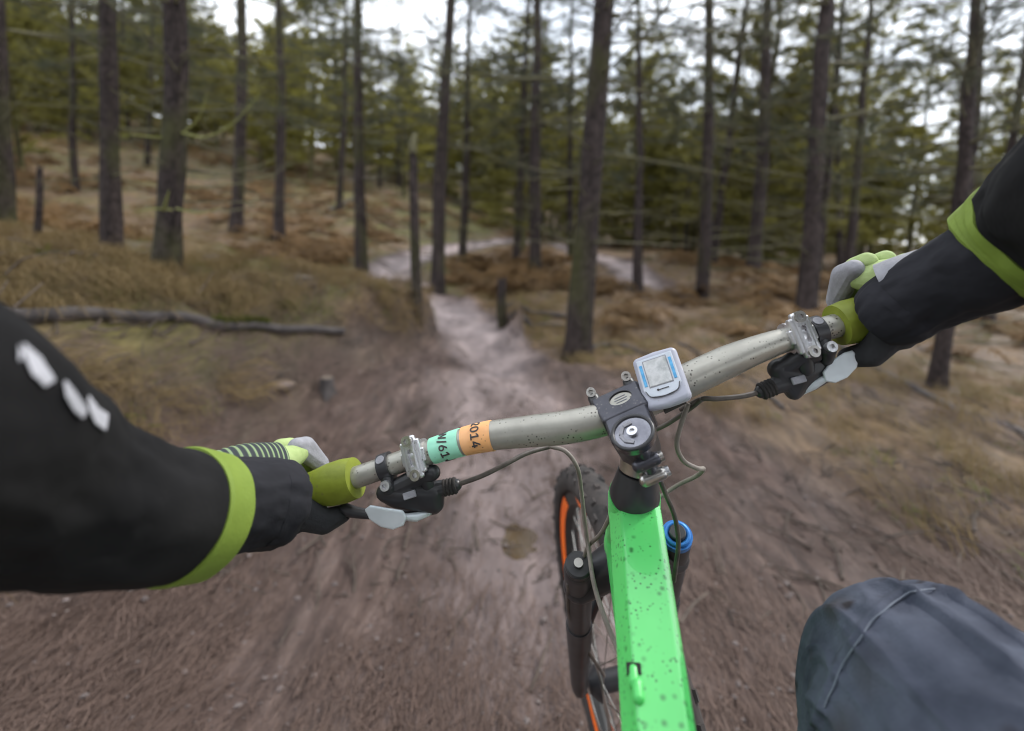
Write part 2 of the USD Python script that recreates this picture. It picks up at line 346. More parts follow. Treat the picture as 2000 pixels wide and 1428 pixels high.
def G(px, py, far=90.):
    """First meeting of the line of sight with the ground."""
    s = np.concatenate([np.linspace(.8, 12, 1200), np.linspace(12, far, 1500)])
    p = CAM + s[:, None] * (U(px, py, 1) - CAM)
    below = np.nonzero(p[:, 2] < H(p[:, 0], p[:, 1]))[0]
    return p[below[0]] if len(below) else p[-1]


def ground_mat():
    N = {'g': ('geometry', {}), 'z': ('attribute', {'attribute': 'zone'}), 'sc': ('separate_color', {}),
         'mp': ('mapping', {'scale': (1, .13, 1)}), 'mq': ('mapping', {'scale': (1, .55, 1)}),
         'n1': ('noise_texture', {'scale': 16., 'detail': 8., 'roughness': .72}), 'n2': ('noise_texture', {'scale': 3., 'detail': 6., 'roughness': .65}), 'n3': ('noise_texture', {'scale': 60., 'detail': 5., 'roughness': .75}), 'n4': ('noise_texture', {'scale': 1.1, 'detail': 4.}),
         'dirt': ('rgb_ramp', {'ramp': [(.3, (.028, .018, .015)), (.5, (.088, .059, .05)), (.7, (.185, .136, .118))]}),
         'path': ('rgb_ramp', {'ramp': [(.3, (.25, .205, .205)), (.7, (.42, .355, .355))]}),
         'lit': ('rgb_ramp', {'ramp': [(.28, (.04, .025, .016)), (.5, (.13, .085, .05)), (.72, (.27, .185, .11))]}),
         'mos': ('rgb_ramp', {'ramp': [(.3, (.06, .058, .015)), (.7, (.16, .15, .045))]}),
         'mg': ('math', {'math_type': 'multiply_add', 'value2': 1.0}), 'ms': ('map_range', {'from_min': .78, 'from_max': 1.1, 'clamp': True}),
         'x1': ('mix_color', {}), 'hu': ('attribute', {'attribute': 'humus'}), 'hs': ('separate_color', {}), 'hr': ('rgb_ramp', {'ramp': [(.3, (.022, .014, .011)), (.7, (.1, .068, .055))]}), 'x0': ('mix_color', {}), 'x2': ('mix_color', {}), 'x3': ('mix_color', {}), 'ov': ('mix_color', {'blend_type': 'multiply', 'fac': .7}), 'or': ('rgb_ramp', {'ramp': [(.3, (.45, .42, .42)), (.65, (1.25, 1.2, 1.15))]}),
         'md': ('math', {'math_type': 'multiply_add', 'value2': .6}), 'tr': ('map_range', {'from_min': .55, 'from_max': .85, 'clamp': True}),
         'bb': ('math', {'math_type': 'multiply_add', 'value2': .5}), 'b': ('bump', {'strength': .75, 'distance': .025}), 'rr': ('map_range', {'from_min': .35, 'from_max': .65, 'to_min': .5, 'to_max': .9}), 'p': ('principled_bsdf', {'specular_ior_level': .35})}
    K = [('z.color', 'sc.color'), ('g.position', 'mp.vector'), ('g.position', 'mq.vector'), ('mp.vector', 'n1.vector'), ('mq.vector', 'n2.vector'), ('mp.vector', 'n3.vector'), ('g.position', 'n4.vector'),
         ('n1.fac', 'dirt.fac'), ('n2.fac', 'path.fac'), ('n1.fac', 'lit.fac'), ('n1.fac', 'mos.fac'),
         ('n4.fac', 'mg.value1'), ('sc.g', 'mg.value3'), ('mg.value', 'ms.value'), ('ms.result', 'x1.fac'), ('lit.color', 'x1.a'), ('mos.color', 'x1.b'), ('hu.color', 'hs.color'), ('hs.r', 'x0.fac'), ('n1.fac', 'hr.fac'), ('x1.result', 'x0.a'), ('hr.color', 'x0.b'),
         ('n2.fac', 'md.value1'), ('sc.r', 'md.value3'), ('md.value', 'tr.value'), ('tr.result', 'x2.fac'), ('x0.result', 'x2.a'), ('dirt.color', 'x2.b'),
         ('sc.b', 'x3.fac'), ('x2.result', 'x3.a'), ('path.color', 'x3.b'), ('n2.fac', 'or.fac'), ('x3.result', 'ov.a'), ('or.color', 'ov.b'), ('ov.result', 'p.base_color'),
         ('n3.fac', 'bb.value1'), ('n1.fac', 'bb.value3'), ('bb.value', 'b.height'), ('b.normal', 'p.normal'), ('n2.fac', 'rr.value'), ('rr.result', 'p.roughness')]
    return usdkit.material(stage, '/World/Looks/forest_floor', N, K, surface='p.BSDF')


L['ground'] = ground_mat()
i = np.arange(len(gy) - 1)[:, None] * len(gx); j = np.arange(len(gx) - 1)[None]
q = np.stack([i + j, i + j + 1, i + len(gx) + j + 1, i + len(gx) + j], -1).reshape(-1, 4)
gm = usdkit.mesh(stage, '/World/forest_floor', (np.stack([X, Y, Z], -1).reshape(-1, 3), q), L['ground'], smooth=True)
zr = np.clip((1.45 - td) / .8, 0, 1)
dm = td * np.interp(Y, [0, 1.8, 3.2, 4.6, 6, 8], [1.5, 1.35, .85, .42, .42, .5]) + (r3(1.7, 3, 41) - .5) * .5
zb = np.clip((.5 - dm) / .3, 0, 1) * np.interp(Y, [.6, 1.6, 3, 4.6, 6], [.1, .38, .55, .8, .95])
zg = np.clip(np.interp(X, [-5, -2.5, -1.2, -.4, 1, 4], [.3, .46, .46, .05, .05, .2]) + np.interp(Y, [0, 6, 12, 20], [0, 0, .0, .12]), 0, 1)
zone = np.stack([zr, zg, zb], -1).reshape(-1, 3)
UsdGeom.PrimvarsAPI(gm).CreatePrimvar('zone', Sdf.ValueTypeNames.Color3fArray, 'vertex').Set(Vt.Vec3fArray.FromNumpy(zone.astype(np.float32)))
hum = .85 * np.exp(-((td - 1.05 - (r3(1.3, 3, 91) - .5) * .5) / .14) ** 2) * (X < TR[0, 0]) * sm((7 - Y) / 2)          # torn humus along the bank's edge
UsdGeom.PrimvarsAPI(gm).CreatePrimvar('humus', Sdf.ValueTypeNames.Color3fArray, 'vertex').Set(Vt.Vec3fArray.FromNumpy(np.repeat(hum.reshape(-1, 1), 3, 1).astype(np.float32)))
keys(gm.GetPrim(), kind='structure')


a_ = np.linspace(0, 2 * np.pi, 48, endpoint=False); rp = .75 + .3 * (meshkit.fbm(np.stack([np.cos(a_) * 1.5, np.sin(a_) * 1.5, a_ * 0], -1), 3, 8) - .3)
pv = np.vstack([np.column_stack([PC[0] + .16 * rp * np.cos(a_), PC[1] + .34 * rp * np.sin(a_), np.full(48, PC[2] - .032)]), [[PC[0], PC[1], PC[2] - .0315]]])
L['puddle'] = mat('puddle_water', [(.05, .032, .015), (.09, .06, .03)], 9, .05, coord='world', bump=.08, bscale=40)
pm = usdkit.mesh(stage, '/World/puddle', (pv, np.array([[48, k, (k + 1) % 48] for k in range(48)])), L['puddle'], smooth=True); keys(pm.GetPrim(), kind='structure')


# ------------------------------------------------------------------ ground cover (uncountable)
def blades(n, rad, h, w, lean, comb, seed, flat=0.):
    """A tuft of n bent blades; comb (x, y) is the way they lie."""
    g = np.random.default_rng(seed); V = []; Fs = []
    for k in range(n):
        a = g.uniform(0, 6.28); r = rad * math.sqrt(g.uniform()); o = np.array([r * math.cos(a), r * math.sin(a), 0.])
        d = np.array([*(np.array(comb) * lean + g.normal(0, .5, 2)), 0.]); d /= np.linalg.norm(d); l = h * g.uniform(.5, 1.2); s = np.cross(d, [0, 0, 1]) * w * g.uniform(.6, 1.2) / 2
        if flat: p1 = o + d * l * .5 + [0, 0, g.uniform(.004, flat)]; p2 = o + d * l + g.normal(0, .1 * l, 3) * [1, 1, 0] + [0, 0, g.uniform(.0, flat)]; o = o + [0, 0, g.uniform(0, flat)]
        else: p1 = o + d * l * .35 + [0, 0, l * g.uniform(.35, .6)]; p2 = o + d * l * .95 + [0, 0, l * g.uniform(.05, .6)]
        b = len(V); V += [o - s, o + s, p1 - s * .8, p1 + s * .8, p2]; Fs += [[b, b + 1, b + 3], [b, b + 3, b + 2], [b + 2, b + 3, b + 4]]
    return np.array(V), np.array(Fs)


def frond(seed):
    """Dead bracken: arching stalks with small side leaflets."""
    g = np.random.default_rng(seed); V = []; Fs = []
    for k in range(7):
        a = g.uniform(0, 6.28); d = np.array([math.cos(a), math.sin(a), 0]); l = g.uniform(.35, .7); s = np.cross(d, [0, 0, 1])
        t = np.linspace(0, 1, 10); c = d * (t[:, None] * l * .8) + np.array([0, 0, 1]) * (l * (1.1 * t - .95 * t ** 2))[:, None]
        for m in range(1, 10):
            for sg in (-1, 1):
                tip = c[m] + s * sg * .16 * l * (1.15 - t[m]) * 2 * g.uniform(.6, 1.2) + d * .04 + [0, 0, g.uniform(-.09, .01)]
                b = len(V); V += [c[m] - d * .022, c[m] + d * .022, tip]; Fs.append([b, b + 1, b + 2])
    return np.array(V), np.array(Fs)


def scatter(name, protos, mats, xy, scale, rot, label, catg, tilt=True, sink=0.):
    path = '/World/' + name
    pi = UsdGeom.PointInstancer.Define(stage, path); rel = pi.CreatePrototypesRel()
    for k, (m, mt) in enumerate(zip(protos, mats)):
        pp = f'{path}/tuft' + (f'_{k:03d}' if k else ''); usdkit.mesh(stage, pp, m, mt); rel.AddTarget(pp)
    n = len(xy); z = H(xy[:, 0], xy[:, 1]) - sink
    e = .06; gxn = (H(xy[:, 0] + e, xy[:, 1]) - H(xy[:, 0] - e, xy[:, 1])) / (2 * e); gyn = (H(xy[:, 0], xy[:, 1] + e) - H(xy[:, 0], xy[:, 1] - e)) / (2 * e)
    nz = np.stack([-gxn, -gyn, np.ones(n)], -1); nz /= np.linalg.norm(nz, axis=1, keepdims=True)
    axis = np.cross(np.tile([0, 0, 1.], (n, 1)), nz); ang = np.arcsin(np.clip(np.linalg.norm(axis, axis=1), 0, .95))
    al = np.linalg.norm(axis, axis=1, keepdims=True); axis = np.where(al > 1e-6, axis / np.maximum(al, 1e-6), [1., 0, 0])
    Rm = Rotation.from_rotvec(axis * ang[:, None] * (1. if tilt else 0.)) * Rotation.from_euler('z', rot)
    qq = Rm.as_quat()
    pi.CreateProtoIndicesAttr(Vt.IntArray.FromNumpy(rng.integers(0, len(protos), n).astype(np.int32)))
    pi.CreatePositionsAttr(Vt.Vec3fArray.FromNumpy(np.column_stack([xy, z]).astype(np.float32)))
    pi.CreateOrientationsAttr(Vt.QuathArray([Gf.Quath(float(w), float(x), float(y), float(zz)) for x, y, zz, w in qq]))
    pi.CreateScalesAttr(Vt.Vec3fArray.FromNumpy(np.repeat(scale[:, None], 3, 1).astype(np.float32)))
    keys(pi.GetPrim(), label=label, category=catg, kind='stuff')


def wedge(n, dmin, dmax, spread=1.15, power=1.):
    """Random ground points in the view, denser near."""
    d = dmin * (dmax / dmin) ** (rng.uniform(0, 1, n) ** power); return np.column_stack([d * rng.uniform(-spread, spread, n), d])


def tdist(xy): return trail(xy[:, 0], xy[:, 1])


# straw-coloured grass combed downhill along the bank
xy = wedge(15000, 1.3, 14, power=.85); t = tdist(xy); nn = meshkit.fbm(np.column_stack([xy * .9, xy[:, :1] * 0]), 3, 21)
left = xy[:, 0] < .1 * xy[:, 1]
keep = (t > np.where(xy[:, 0] < 0, 1.12, 1.1) + .3 * rng.uniform(0, 1, len(xy))) & (rng.uniform(0, 1, len(xy)) < np.where(left, 1.25, np.interp(xy[:, 1], [2.5, 5], [.12, .6])) * np.clip((nn - .25) * 3, .08, 1))
lg = np.array([G(x, 640 + max(0, x - 320) * .06)[:2] for x in range(-60, 680, 12)]); keep &= np.min(np.hypot(xy[:, :1] - lg[:, 0], xy[:, 1:] - lg[:, 1] + .06), 1) > .13
xy = xy[keep]; n = len(xy)
rot = np.where(xy[:, 0] < 0, rng.normal(-.4, .6, n), rng.normal(2.2, .8, n))
scatter('dry_grass', [blades(34, .1, .17, .0032, 1.5, (1, 0), s) for s in range(5)] + [blades(30, .09, .08, .005, .6, (1, 0), 9)], [L['grass']] * 5 + [L['moss']], xy, rng.uniform(.5, 1.1, n), rot, 'dry straw grass and moss combed over the bank left of the trail', 'grass')
# fallen needles lying along the trail
xy = wedge(15000, .75, 9, power=.9); t = tdist(xy); nn = meshkit.fbm(np.column_stack([xy * [1.6, .6], xy[:, :1] * 0]), 3, 31)
xy = xy[(rng.uniform(0, 1, len(xy)) < np.clip((nn - .42) * 3.5, .02, .75)) & ((t > .55) | (rng.uniform(0, 1, len(t)) < .3))]; n = len(xy)
scatter('needle_litter', [blades(26, .16, (.06, .085, .1, .12, .14)[s], .0024, (2.2, 1., 3., 1.6, 2.4)[s], (0, 1), 40 + s, flat=.018) for s in range(5)], [L['litter']] * 5, xy, rng.uniform(.6, 1.2, n), rng.normal(0, .22, n), 'fallen brown pine needles strewn over the muddy trail', 'needle litter')
# sticks and pebbles trodden into the trail
def sticks(seed):
    g = np.random.default_rng(seed); out = []
    for k in range(7):
        a = g.normal(1.57, .35); o = g.normal(0, .16, 3) * [1, 1, 0]; l = g.uniform(.04, .2); d = np.array([math.cos(a), math.sin(a), 0]); out.append(tube(spline([o + [0, 0, .004], o + d * l * .5 + g.normal(0, .006, 3) + [0, 0, .008], o + d * l + [0, 0, .003]], 5), np.linspace(.0035, .0015, 5) * g.uniform(.6, 1.5), 5))
    return cat(*out)


def pebbles(seed):
    g = np.random.default_rng(seed); out = []
    for k in range(6):
        b = trimesh.creation.icosphere(1); v = b.vertices * (1 + g.normal(0, .12, (len(b.vertices), 1))) * g.uniform(.003, .008) * [1, .8, .5] + g.normal(0, .15, 3) * [1, 1, 0]; out.append((v, b.faces))
    return cat(*out)


L['stick'] = mat('stick_wood', [(.03, .022, .018), (.12, .09, .07)], 9, .9, coord='world')
L['pebble'] = mat('pebble', [(.06, .045, .042), (.17, .135, .125)], 5, .7, coord='world')
xy = wedge(520, 1.5, 9); xy = xy[tdist(xy) < 2.2]; n = len(xy)
scatter('stick_litter', [sticks(s) for s in range(80, 85)], [L['stick']] * 5, xy, rng.uniform(.6, 1.4, n), rng.normal(0, .5, n), 'small broken sticks trodden into the trail', 'sticks')
xy = wedge(1100, .8, 8); xy = xy[tdist(xy) < 1.0]; n = len(xy)
scatter('pebbles', [pebbles(s) for s in range(90, 94)], [L['pebble']] * 4, xy, rng.uniform(.5, 1.5, n), rng.uniform(0, 6.28, n), 'small pebbles scattered in the mud of the trail', 'pebbles')
# dead bracken over the far slope
xy = wedge(5200, 5.5, 42, spread=1.2); t = tdist(xy); nn = meshkit.fbm(np.column_stack([xy * .35, xy[:, :1] * 0]), 3, 51)
keep = (t > 2.3) & (rng.uniform(0, 1, len(xy)) < np.clip((nn - .35) * 4, .05, 1) * np.where(xy[:, 1] < 8.5, .12, 1)); xy = xy[keep]; n = len(xy)
scatter('dead_bracken', [frond(s) for s in range(60, 65)], [L['bracken']] * 5, xy, rng.uniform(.6, 1.25, n), rng.uniform(0, 6.28, n), 'brown dead bracken covering the slope under the trees', 'bracken', sink=.03)


# ------------------------------------------------------------------ trees
def limb(p, az, L_, droop, curl, n=7, g=None):
    t = np.linspace(0, 1, n); d = np.array([math.cos(az), math.sin(az), 0]); s = np.array([-d[1], d[0], 0])
    w = (g.normal(0, .06, 2) if g is not None else (0, 0))
    return p + d * (t * L_)[:, None] + np.array([0, 0, 1]) * (L_ * (droop * t + curl * t ** 2.2))[:, None] + s * (L_ * (w[0] * t + w[1] * np.sin(4 * t)))[:, None]


def needle_tris(p, d, n, l, w, g, back=.0):
    """n needles round the twig points p with direction d."""
    k = g.integers(0, len(p), n); o = p[k] + g.normal(0, .004, (n, 3)); dd = d[k] * .7 + g.normal(0, .6, (n, 3)); dd /= np.linalg.norm(dd, axis=1, keepdims=True)
    tip = o + dd * (l * g.uniform(.6, 1.2, (n, 1))); s = np.cross(dd, g.normal(0, 1, (n, 3))); s *= w / 2 / np.maximum(np.linalg.norm(s, axis=1, keepdims=True), 1e-6)
    return np.stack([o - s, o + s, tip], 1).reshape(-1, 3)


def pine(seed, h, rad, dead_from, live_from, blen, per=40, nl=.08, nw=.0055, step=.33, tw=12, dead_p=.9, dead_l=1.9):
    g = np.random.default_rng(seed)
    z = np.concatenate([[-.6, -.15, .0, .12, .3], np.linspace(.6, h, 22)]); wob = np.cumsum(g.normal(0, .014, (len(z), 2)), 0)
    c = np.column_stack([wob * np.clip(z, 0, 2)[:, None] * .5, z]); nn = 16
    r = rad * np.clip(1 - np.clip(z, 0, h) / h, .04, 1) ** .8; r[:5] *= np.array([1.5, 1.38, 1.25, 1.12, 1.05])
    an = np.linspace(0, 2 * np.pi, nn, endpoint=False)
    rr = r[:, None] * (1 + .16 * (meshkit.noise(np.stack([np.cos(an)[None] * 2.2 + 0 * z[:, None], np.sin(an)[None] * 2.2 + 0 * z[:, None], z[:, None] * 1.6 + 0 * an[None]], -1), seed) - .5) * 2)
    trunk = tube(c, rr, nn, ref=[1, 0, 0])
    cx = lambda zz: np.array([np.interp(zz, z, c[:, 0]), np.interp(zz, z, c[:, 1]), zz])
    dead = []; wood = []; nd = []
    zz = dead_from
    while zz < h - .25:
        for k in range(g.integers(2, 5)):
            az = g.uniform(0, 6.28)
            if zz < live_from:
                if g.uniform() < dead_p:
                    l = g.uniform(.25, 1) ** 1.5 * dead_l; b = limb(cx(zz + g.uniform(-.1, .1)), az, l, g.uniform(-.12, .12), g.uniform(-.05, .35), 7, g); dead.append(tube(b, np.linspace(.011, .003, 7) * g.uniform(.7, 1.3), 5))
                    if g.uniform() < .5: m = b[4]; b2 = limb(m, az + g.choice([-.7, .7]), l * .4, .05, .25, 5, g); dead.append(tube(b2, np.linspace(.005, .002, 5), 4))
                continue
            f = 1 - (zz - live_from) / (h - live_from)
            l = blen * (f ** .75 * g.uniform(.6, 1.1) + .12); b = limb(cx(zz), az, l, g.uniform(-.15, .25), g.uniform(.0, .35), 8, g)
            wood.append(tube(b, np.linspace(.016, .004, 8) * (.5 + .6 * f), 4))
            nt = max(3, int(tw * l / 1.5))
            for q_ in range(nt):
                u = g.uniform(.28, 1.) if q_ else 1.; m = np.array([np.interp(u * 7, np.arange(8), b[:, a_]) for a_ in range(3)]); tl = g.uniform(.16, .42) * (1.25 - .5 * u) * min(1, l)
                t2 = limb(m, az + g.uniform(-1.2, 1.2), tl, g.uniform(-.25, .3), .3, 5, g); wood.append(tube(t2, np.linspace(.0045, .002, 5), 3))
                tt = np.vstack([t2[1:], (t2[1:] + t2[:-1]) / 2]); dv = np.gradient(t2, axis=0); dv /= np.linalg.norm(dv, axis=1, keepdims=True); dd = np.vstack([dv[1:], dv[1:]])
                nd.append(needle_tris(tt, dd, per, nl, nw, g))
        zz += step * g.uniform(.75, 1.25) * (.7 if zz < live_from else 1.)
    v = np.vstack(nd)
    return trunk, cat(*dead) if dead else None, cat(*wood), (v, np.arange(len(v)).reshape(-1, 3))


def proto(name, parts, mats):
    path = '/World/Looks/' + name
    return path


def build_tree(t, parts, bk, nd):
    tr, de, wo, ne = parts
    t.add('trunk', tr, bk, smooth=True)
    if de is not None: t.add('dead_branches', de, L['deadwood'], smooth=True, kind='stuff')
    t.add('branches', wo, L['deadwood'], smooth=True, kind='stuff')
    t.add('crown', ne, nd, smooth=False, kind='stuff')


def place(p, top, s, rz):
    """Matrix of a tree standing at p whose trunk runs towards the point top."""
    zax = nrm(np.asarray(top) - p); x = nrm(np.cross([0, 1, 0], zax)); y = np.cross(zax, x)
    c, n_ = math.cos(rz), math.sin(rz)
    return frame_m(p, s * (x * c + y * n_), s * (-x * n_ + y * c), s * zax)


# class prims hold the kinds of tree; every tree is an Xform of its own that refers to one of them
UsdGeom.Scope.Define(stage, '/World/Looks')
kinds = []


class ClassThing(Thing):
    def __init__(s, name):
        s.path = '/' + name; s.loc = np.zeros(3); stage.CreateClassPrim(s.path)


for k, (h, rad, df, lf, bl) in enumerate([(10.5, .125, .7, 2.5, 2.3), (11.5, .13, .6, 2.8, 2.4), (10., .115, .8, 2.2, 2.2), (11., .105, .5, 2.4, 2.1)]):
    c = ClassThing(f'pine_kind_{k:03d}'); build_tree(c, pine(100 + k, h, rad, df, lf, bl), L['bark'], L['needles']); kinds.append(c.path)
far_kinds = []
for k, (h, rad, lf, bl) in enumerate([(8.5, .1, .25, 1.9), (9.5, .11, .9, 2.0), (7., .09, .2, 1.8), (10.5, .11, 1.8, 2.1)]):
    c = ClassThing(f'spruce_kind_{k:03d}'); build_tree(c, pine(200 + k, h, rad, .4, lf, bl, per=19, nl=.22, nw=.05, step=.34, tw=13, dead_l=1.), L['barkfar'], L['spruce']); far_kinds.append(c.path)

near = [  # base px, top px at the upper edge, trunk width px, kind, label
    ((325, 527), 333, 62, 0, 'thick dark pine on the left bank with mossy curved branches'),
    ((218, 506), 214, 46, 1, 'dark left pine in shade beside the thick mossy branched pine'),
    ((8, 440), 4, 46, 2, 'left edge pine, a dark trunk cut by the photo border'),
    ((462, 452), 466, 30, 3, 'slender left pine close behind the thick mossy branched pine'),
    ((545, 470), 540, 26, 2, 'pale olive pine, slender, between the mossy branched pine and the trail bend'),
    ((705, 528), 698, 31, 1, 'left trailside pine standing straight on the bank beside the pale trail bend'),
    ((855, 572), 878, 36, 0, 'right trailside pine standing straight inside the pale trail bend'),
    ((1045, 532), 1058, 30, 3, 'mossy olive pine behind the two fallen branches'),
    ((1128, 690), 1176, 62, 1, 'big foreground pine behind the bike computer, leaning slightly right'),
    ((1245, 568), 1252, 24, 2, 'thin central pine close behind the big foreground pine'),
    ((1372, 580), 1388, 32, 3, 'handlebar olive pine seen above the right half of the bar'),
    ((1470, 535), 1502, 34, 0, 'tall right pine just left of the broad brake clamp pine'),
    ((1575, 618), 1628, 46, 2, 'broad brake clamp pine, dark, rising behind the right brake clamp'),
    ((1655, 560), 1700, 24, 1, 'slim glove pine, pale, just left of the right glove'),
    ((1830, 757), 1902, 34, 3, 'slanting dark pine behind the right forearm against the sky'),
    ((1930, 640), 2010, 26, 0, 'right edge pine behind the rider elbow')]
rad = [.125, .13, .115, .105]
tree_pos = []
for k, ((bx, by), tx, w, kd, lab) in enumerate(near):
    p = G(bx, by); d = (p - CAM) @ fw; s = np.clip(.84 * w * d / 1000 / (2.1 * rad[kd]), .62, 1.5); p[2] -= .05
    top = U(tx, 0, d); Mt = place(p, top, s, rng.uniform(0, 6.28)); tt_ = copy(kinds[kd], 'pine_tree', Mt, lab, 'tree')
    if k == 0: first_tree, first_M = tt_, Mt; tt_.x.GetPrim().SetInstanceable(False); tree_pos.append(p[:2])
    print('tree', k, np.round(p, 2), round(float(s), 2))
# further pines and the green wood behind
short = ['mossy branched pine', 'dark left pine', 'left edge pine', 'slender left pine', 'pale olive pine', 'left trailside pine', 'right trailside pine', 'mossy olive pine', 'big foreground pine', 'thin central pine', 'handlebar olive pine', 'tall right pine', 'broad brake clamp pine', 'slim glove pine', 'slanting dark pine', 'right edge pine']
order = sorted(range(len(near)), key=lambda k: near[k][0][0]); edges = [near[k][0][0] for k in order]
nth = ['nearest', 'second nearest', 'third nearest', 'fourth nearest', 'fifth nearest', 'sixth nearest', 'seventh nearest', 'eighth nearest', 'ninth nearest']


def gap(x):
    k = int(np.searchsorted(edges, x))
    if k == 0: return 'beyond the photo left edge'
    if k == len(edges): return 'right of the ' + short[order[-1]]
    return f'between {short[order[k - 1]]} and {short[order[k]]}'


def far_trees(n, dmin, dmax, spread, gap_, kset, sc, name, what, grp, single, tp, tmin=1.7):
    made = []; tries = 0
    while len(made) < n and tries < 30000:
        tries += 1
        d = math.sqrt(rng.uniform(dmin ** 2, dmax ** 2)); x = d * rng.uniform(-spread, spread)
        if min((x - a) ** 2 + (d - b) ** 2 for a, b in tp) < gap_ ** 2 or trail(np.array([x]), np.array([d]))[0] < tmin: continue
        px_ = proj([x, d, 1.])[0]
        if 300 < px_ < 980 and d < (26 if single else 22) and rng.uniform() < (.75 if single else .96): continue
        if d > 8 and 1722 < px_ < 1872 and rng.uniform() < .85: continue
        tp.append((x, d)); p = np.array([x, d, float(np.ravel(H(x, d))[0]) - .1]); le = rng.normal(0, .035, 2)
        made.append((d, p, place(p, p + [le[0], le[1], 1], rng.uniform(*sc), rng.uniform(0, 6.28)), kset[rng.integers(len(kset))]))
    made.sort(key=lambda q: q[0]); seen = {}
    for d, p, Mx, kd in made:
        g_ = gap(proj(p)[0]); c_ = seen[g_] = seen.get(g_, 0) + 1
        if single: copy(kd, name, Mx, f'{nth[c_ - 1]} {what} {g_}', 'tree', grp)
        else: copy(kd, name, Mx, f'{what} {g_}', 'tree', f'{grp} {g_}')


tp = list(tree_pos)
far_trees(44, 12, 30, 1.1, 1.5, kinds, (.8, 1.15), 'pine_tree', 'back pine', 'pines in the middle distance', True, tp)
far_trees(215, 13, 46, 1.12, 1.1, far_kinds, (.65, 1.1), 'conifer_tree', 'olive conifer in the wood', 'green conifers', False, tp)
far_trees(84, 44, 75, 1.1, 2.2, far_kinds, (.9, 1.25), 'distant_conifer', 'distant conifer far back', 'far conifers', False, tp)

for k in range(46):                                                 # the wood goes on beside and behind the rider
    a = rng.uniform(-.15, math.pi + .15); d = rng.uniform(3.2, 17); x, y = d * math.cos(a), -d * math.sin(a) - 1.0
    if trail(np.array([x]), np.array([y]))[0] < 1.3 or min((x - p_) ** 2 + (y - q_) ** 2 for p_, q_ in tp) < 1.4 ** 2: continue
    tp.append((x, y)); p = np.array([x, y, float(np.ravel(H(x, y))[0]) - .1]); copy(kinds[rng.integers(4)], 'pine_tree', place(p, p + [*rng.normal(0, .03, 2), 1], rng.uniform(.8, 1.2), rng.uniform(0, 6.28)), 'tall pine in the wood behind the rider', 'tree', 'pines behind the rider')

# curved mossy branches of the thick left pine, a snag, posts, logs, stumps
p0 = G(325, 527); d0 = (p0 - CAM) @ fw


def branch_px(pts, d, r0_, r1, n=14):
    c = spline([U(x, y, d + k) for x, y, k in pts], n); return tube(c, np.linspace(r0_, r1, n), 7)


def mossy(m):
    v, f = vf(m); Mi = np.linalg.inv(first_M); first_tree.loc = np.zeros(3)
    first_tree.add('mossy_branch', (v @ Mi[:3, :3].T + Mi[:3, 3], f), L['mossbranch'], smooth=True)


mossy(branch_px([(350, 258, 0), (400, 268, -.15), (450, 245, -.3), (490, 205, -.4), (508, 182, -.45)], d0, .009, .002))
mossy(branch_px([(335, 268, 0), (300, 268, -.1), (265, 264, -.2), (230, 266, -.25)], d0, .008, .002))
mossy(branch_px([(355, 262, 0), (385, 235, -.1), (398, 205, -.2), (404, 180, -.25)], d0, .007, .002))
mossy(branch_px([(335, 410, -.15), (300, 408, -.3), (262, 414, -.4)], d0, .007, .002))
mossy(branch_px([(345, 408, -.15), (390, 416, -.3), (435, 405, -.4)], d0, .007, .002))
mossy(branch_px([(320, 410, -.2), (325, 390, -.3), (330, 372, -.35)], d0, .012, .003))


def log(name, label, catg, pts, r, m, n=40, seed=0, lift=.4, moss=None, mtop=None):
    c = spline([G(*p) for p in pts], n); c[:, 2] = H(c[:, 0], c[:, 1]) + r * lift
    c[:, 2] = np.convolve(np.pad(c[:, 2], 3, 'edge'), np.ones(7) / 7, 'valid')
    nn = 14; rr = r * (1 + .35 * (meshkit.fbm(np.random.default_rng(seed).uniform(0, 9, 3) + np.stack(np.broadcast_arrays(np.linspace(0, 6, n)[:, None], np.cos(np.linspace(0, 6.28, nn))[None], np.sin(np.linspace(0, 6.28, nn))[None]), -1), 3, seed) - .5)) * np.linspace(1.1, .8, n)[:, None]
    t = Thing(name, label, catg, c[0]); pth = t.add('trunk' if catg == 'log' else 'wood', tube(c, rr, nn), m, smooth=50)
    if moss:
        a, b = moss; g = np.random.default_rng(seed + 1); V = []
        for k in range(900):
            u = g.uniform(a, b); q = np.array([np.interp(u * (n - 1), np.arange(n), c[:, x]) for x in range(3)]); th = g.normal(0, .8); o = q + np.array([0, -math.sin(th), math.cos(th)]) * r * .95
            e = nrm(np.array([g.normal(0, .5), -math.sin(th) + g.normal(0, .4), math.cos(th)])) * g.uniform(.015, .05); s = nrm(g.normal(0, 1, 3)) * .0035; V += [o - s, o + s, o + e]
        V = np.array(V); t.add('moss', (V, np.arange(len(V)).reshape(-1, 3)), L['moss'], smooth=False, kind='stuff')
    return t


log('fallen_log', 'long thin fallen log with moss on the left bank, running to the photo edge', 'log', [(-60, 650), (60, 640), (200, 630), (320, 633), (450, 652), (560, 660), (672, 662)], .025, L['logbark'], 70, 1, 1.5, (.62, .78))
log('fallen_branch', 'upper of two fallen branches left of the big foreground pine', 'branch', [(985, 612), (1040, 614), (1110, 622)], .03, L['logbark'], 24, 3, 1.)
log('fallen_branch', 'lower of two fallen branches left of the big foreground pine', 'branch', [(995, 632), (1050, 640), (1105, 640)], .028, L['logbark'], 24, 4, 1.)
log('tree_root', 'curved grey root on the ground left of the bike computer', 'root', [(1150, 688), (1190, 676), (1235, 684), (1290, 715)], .03, L['logbark'], 30, 5, .4)
log('fallen_branch', 'long dark fallen branch crossing the ground below the right forearm', 'branch', [(1640, 672), (1760, 750), (1880, 810), (2020, 870)], .028, L['logbark'], 40, 6, .7)
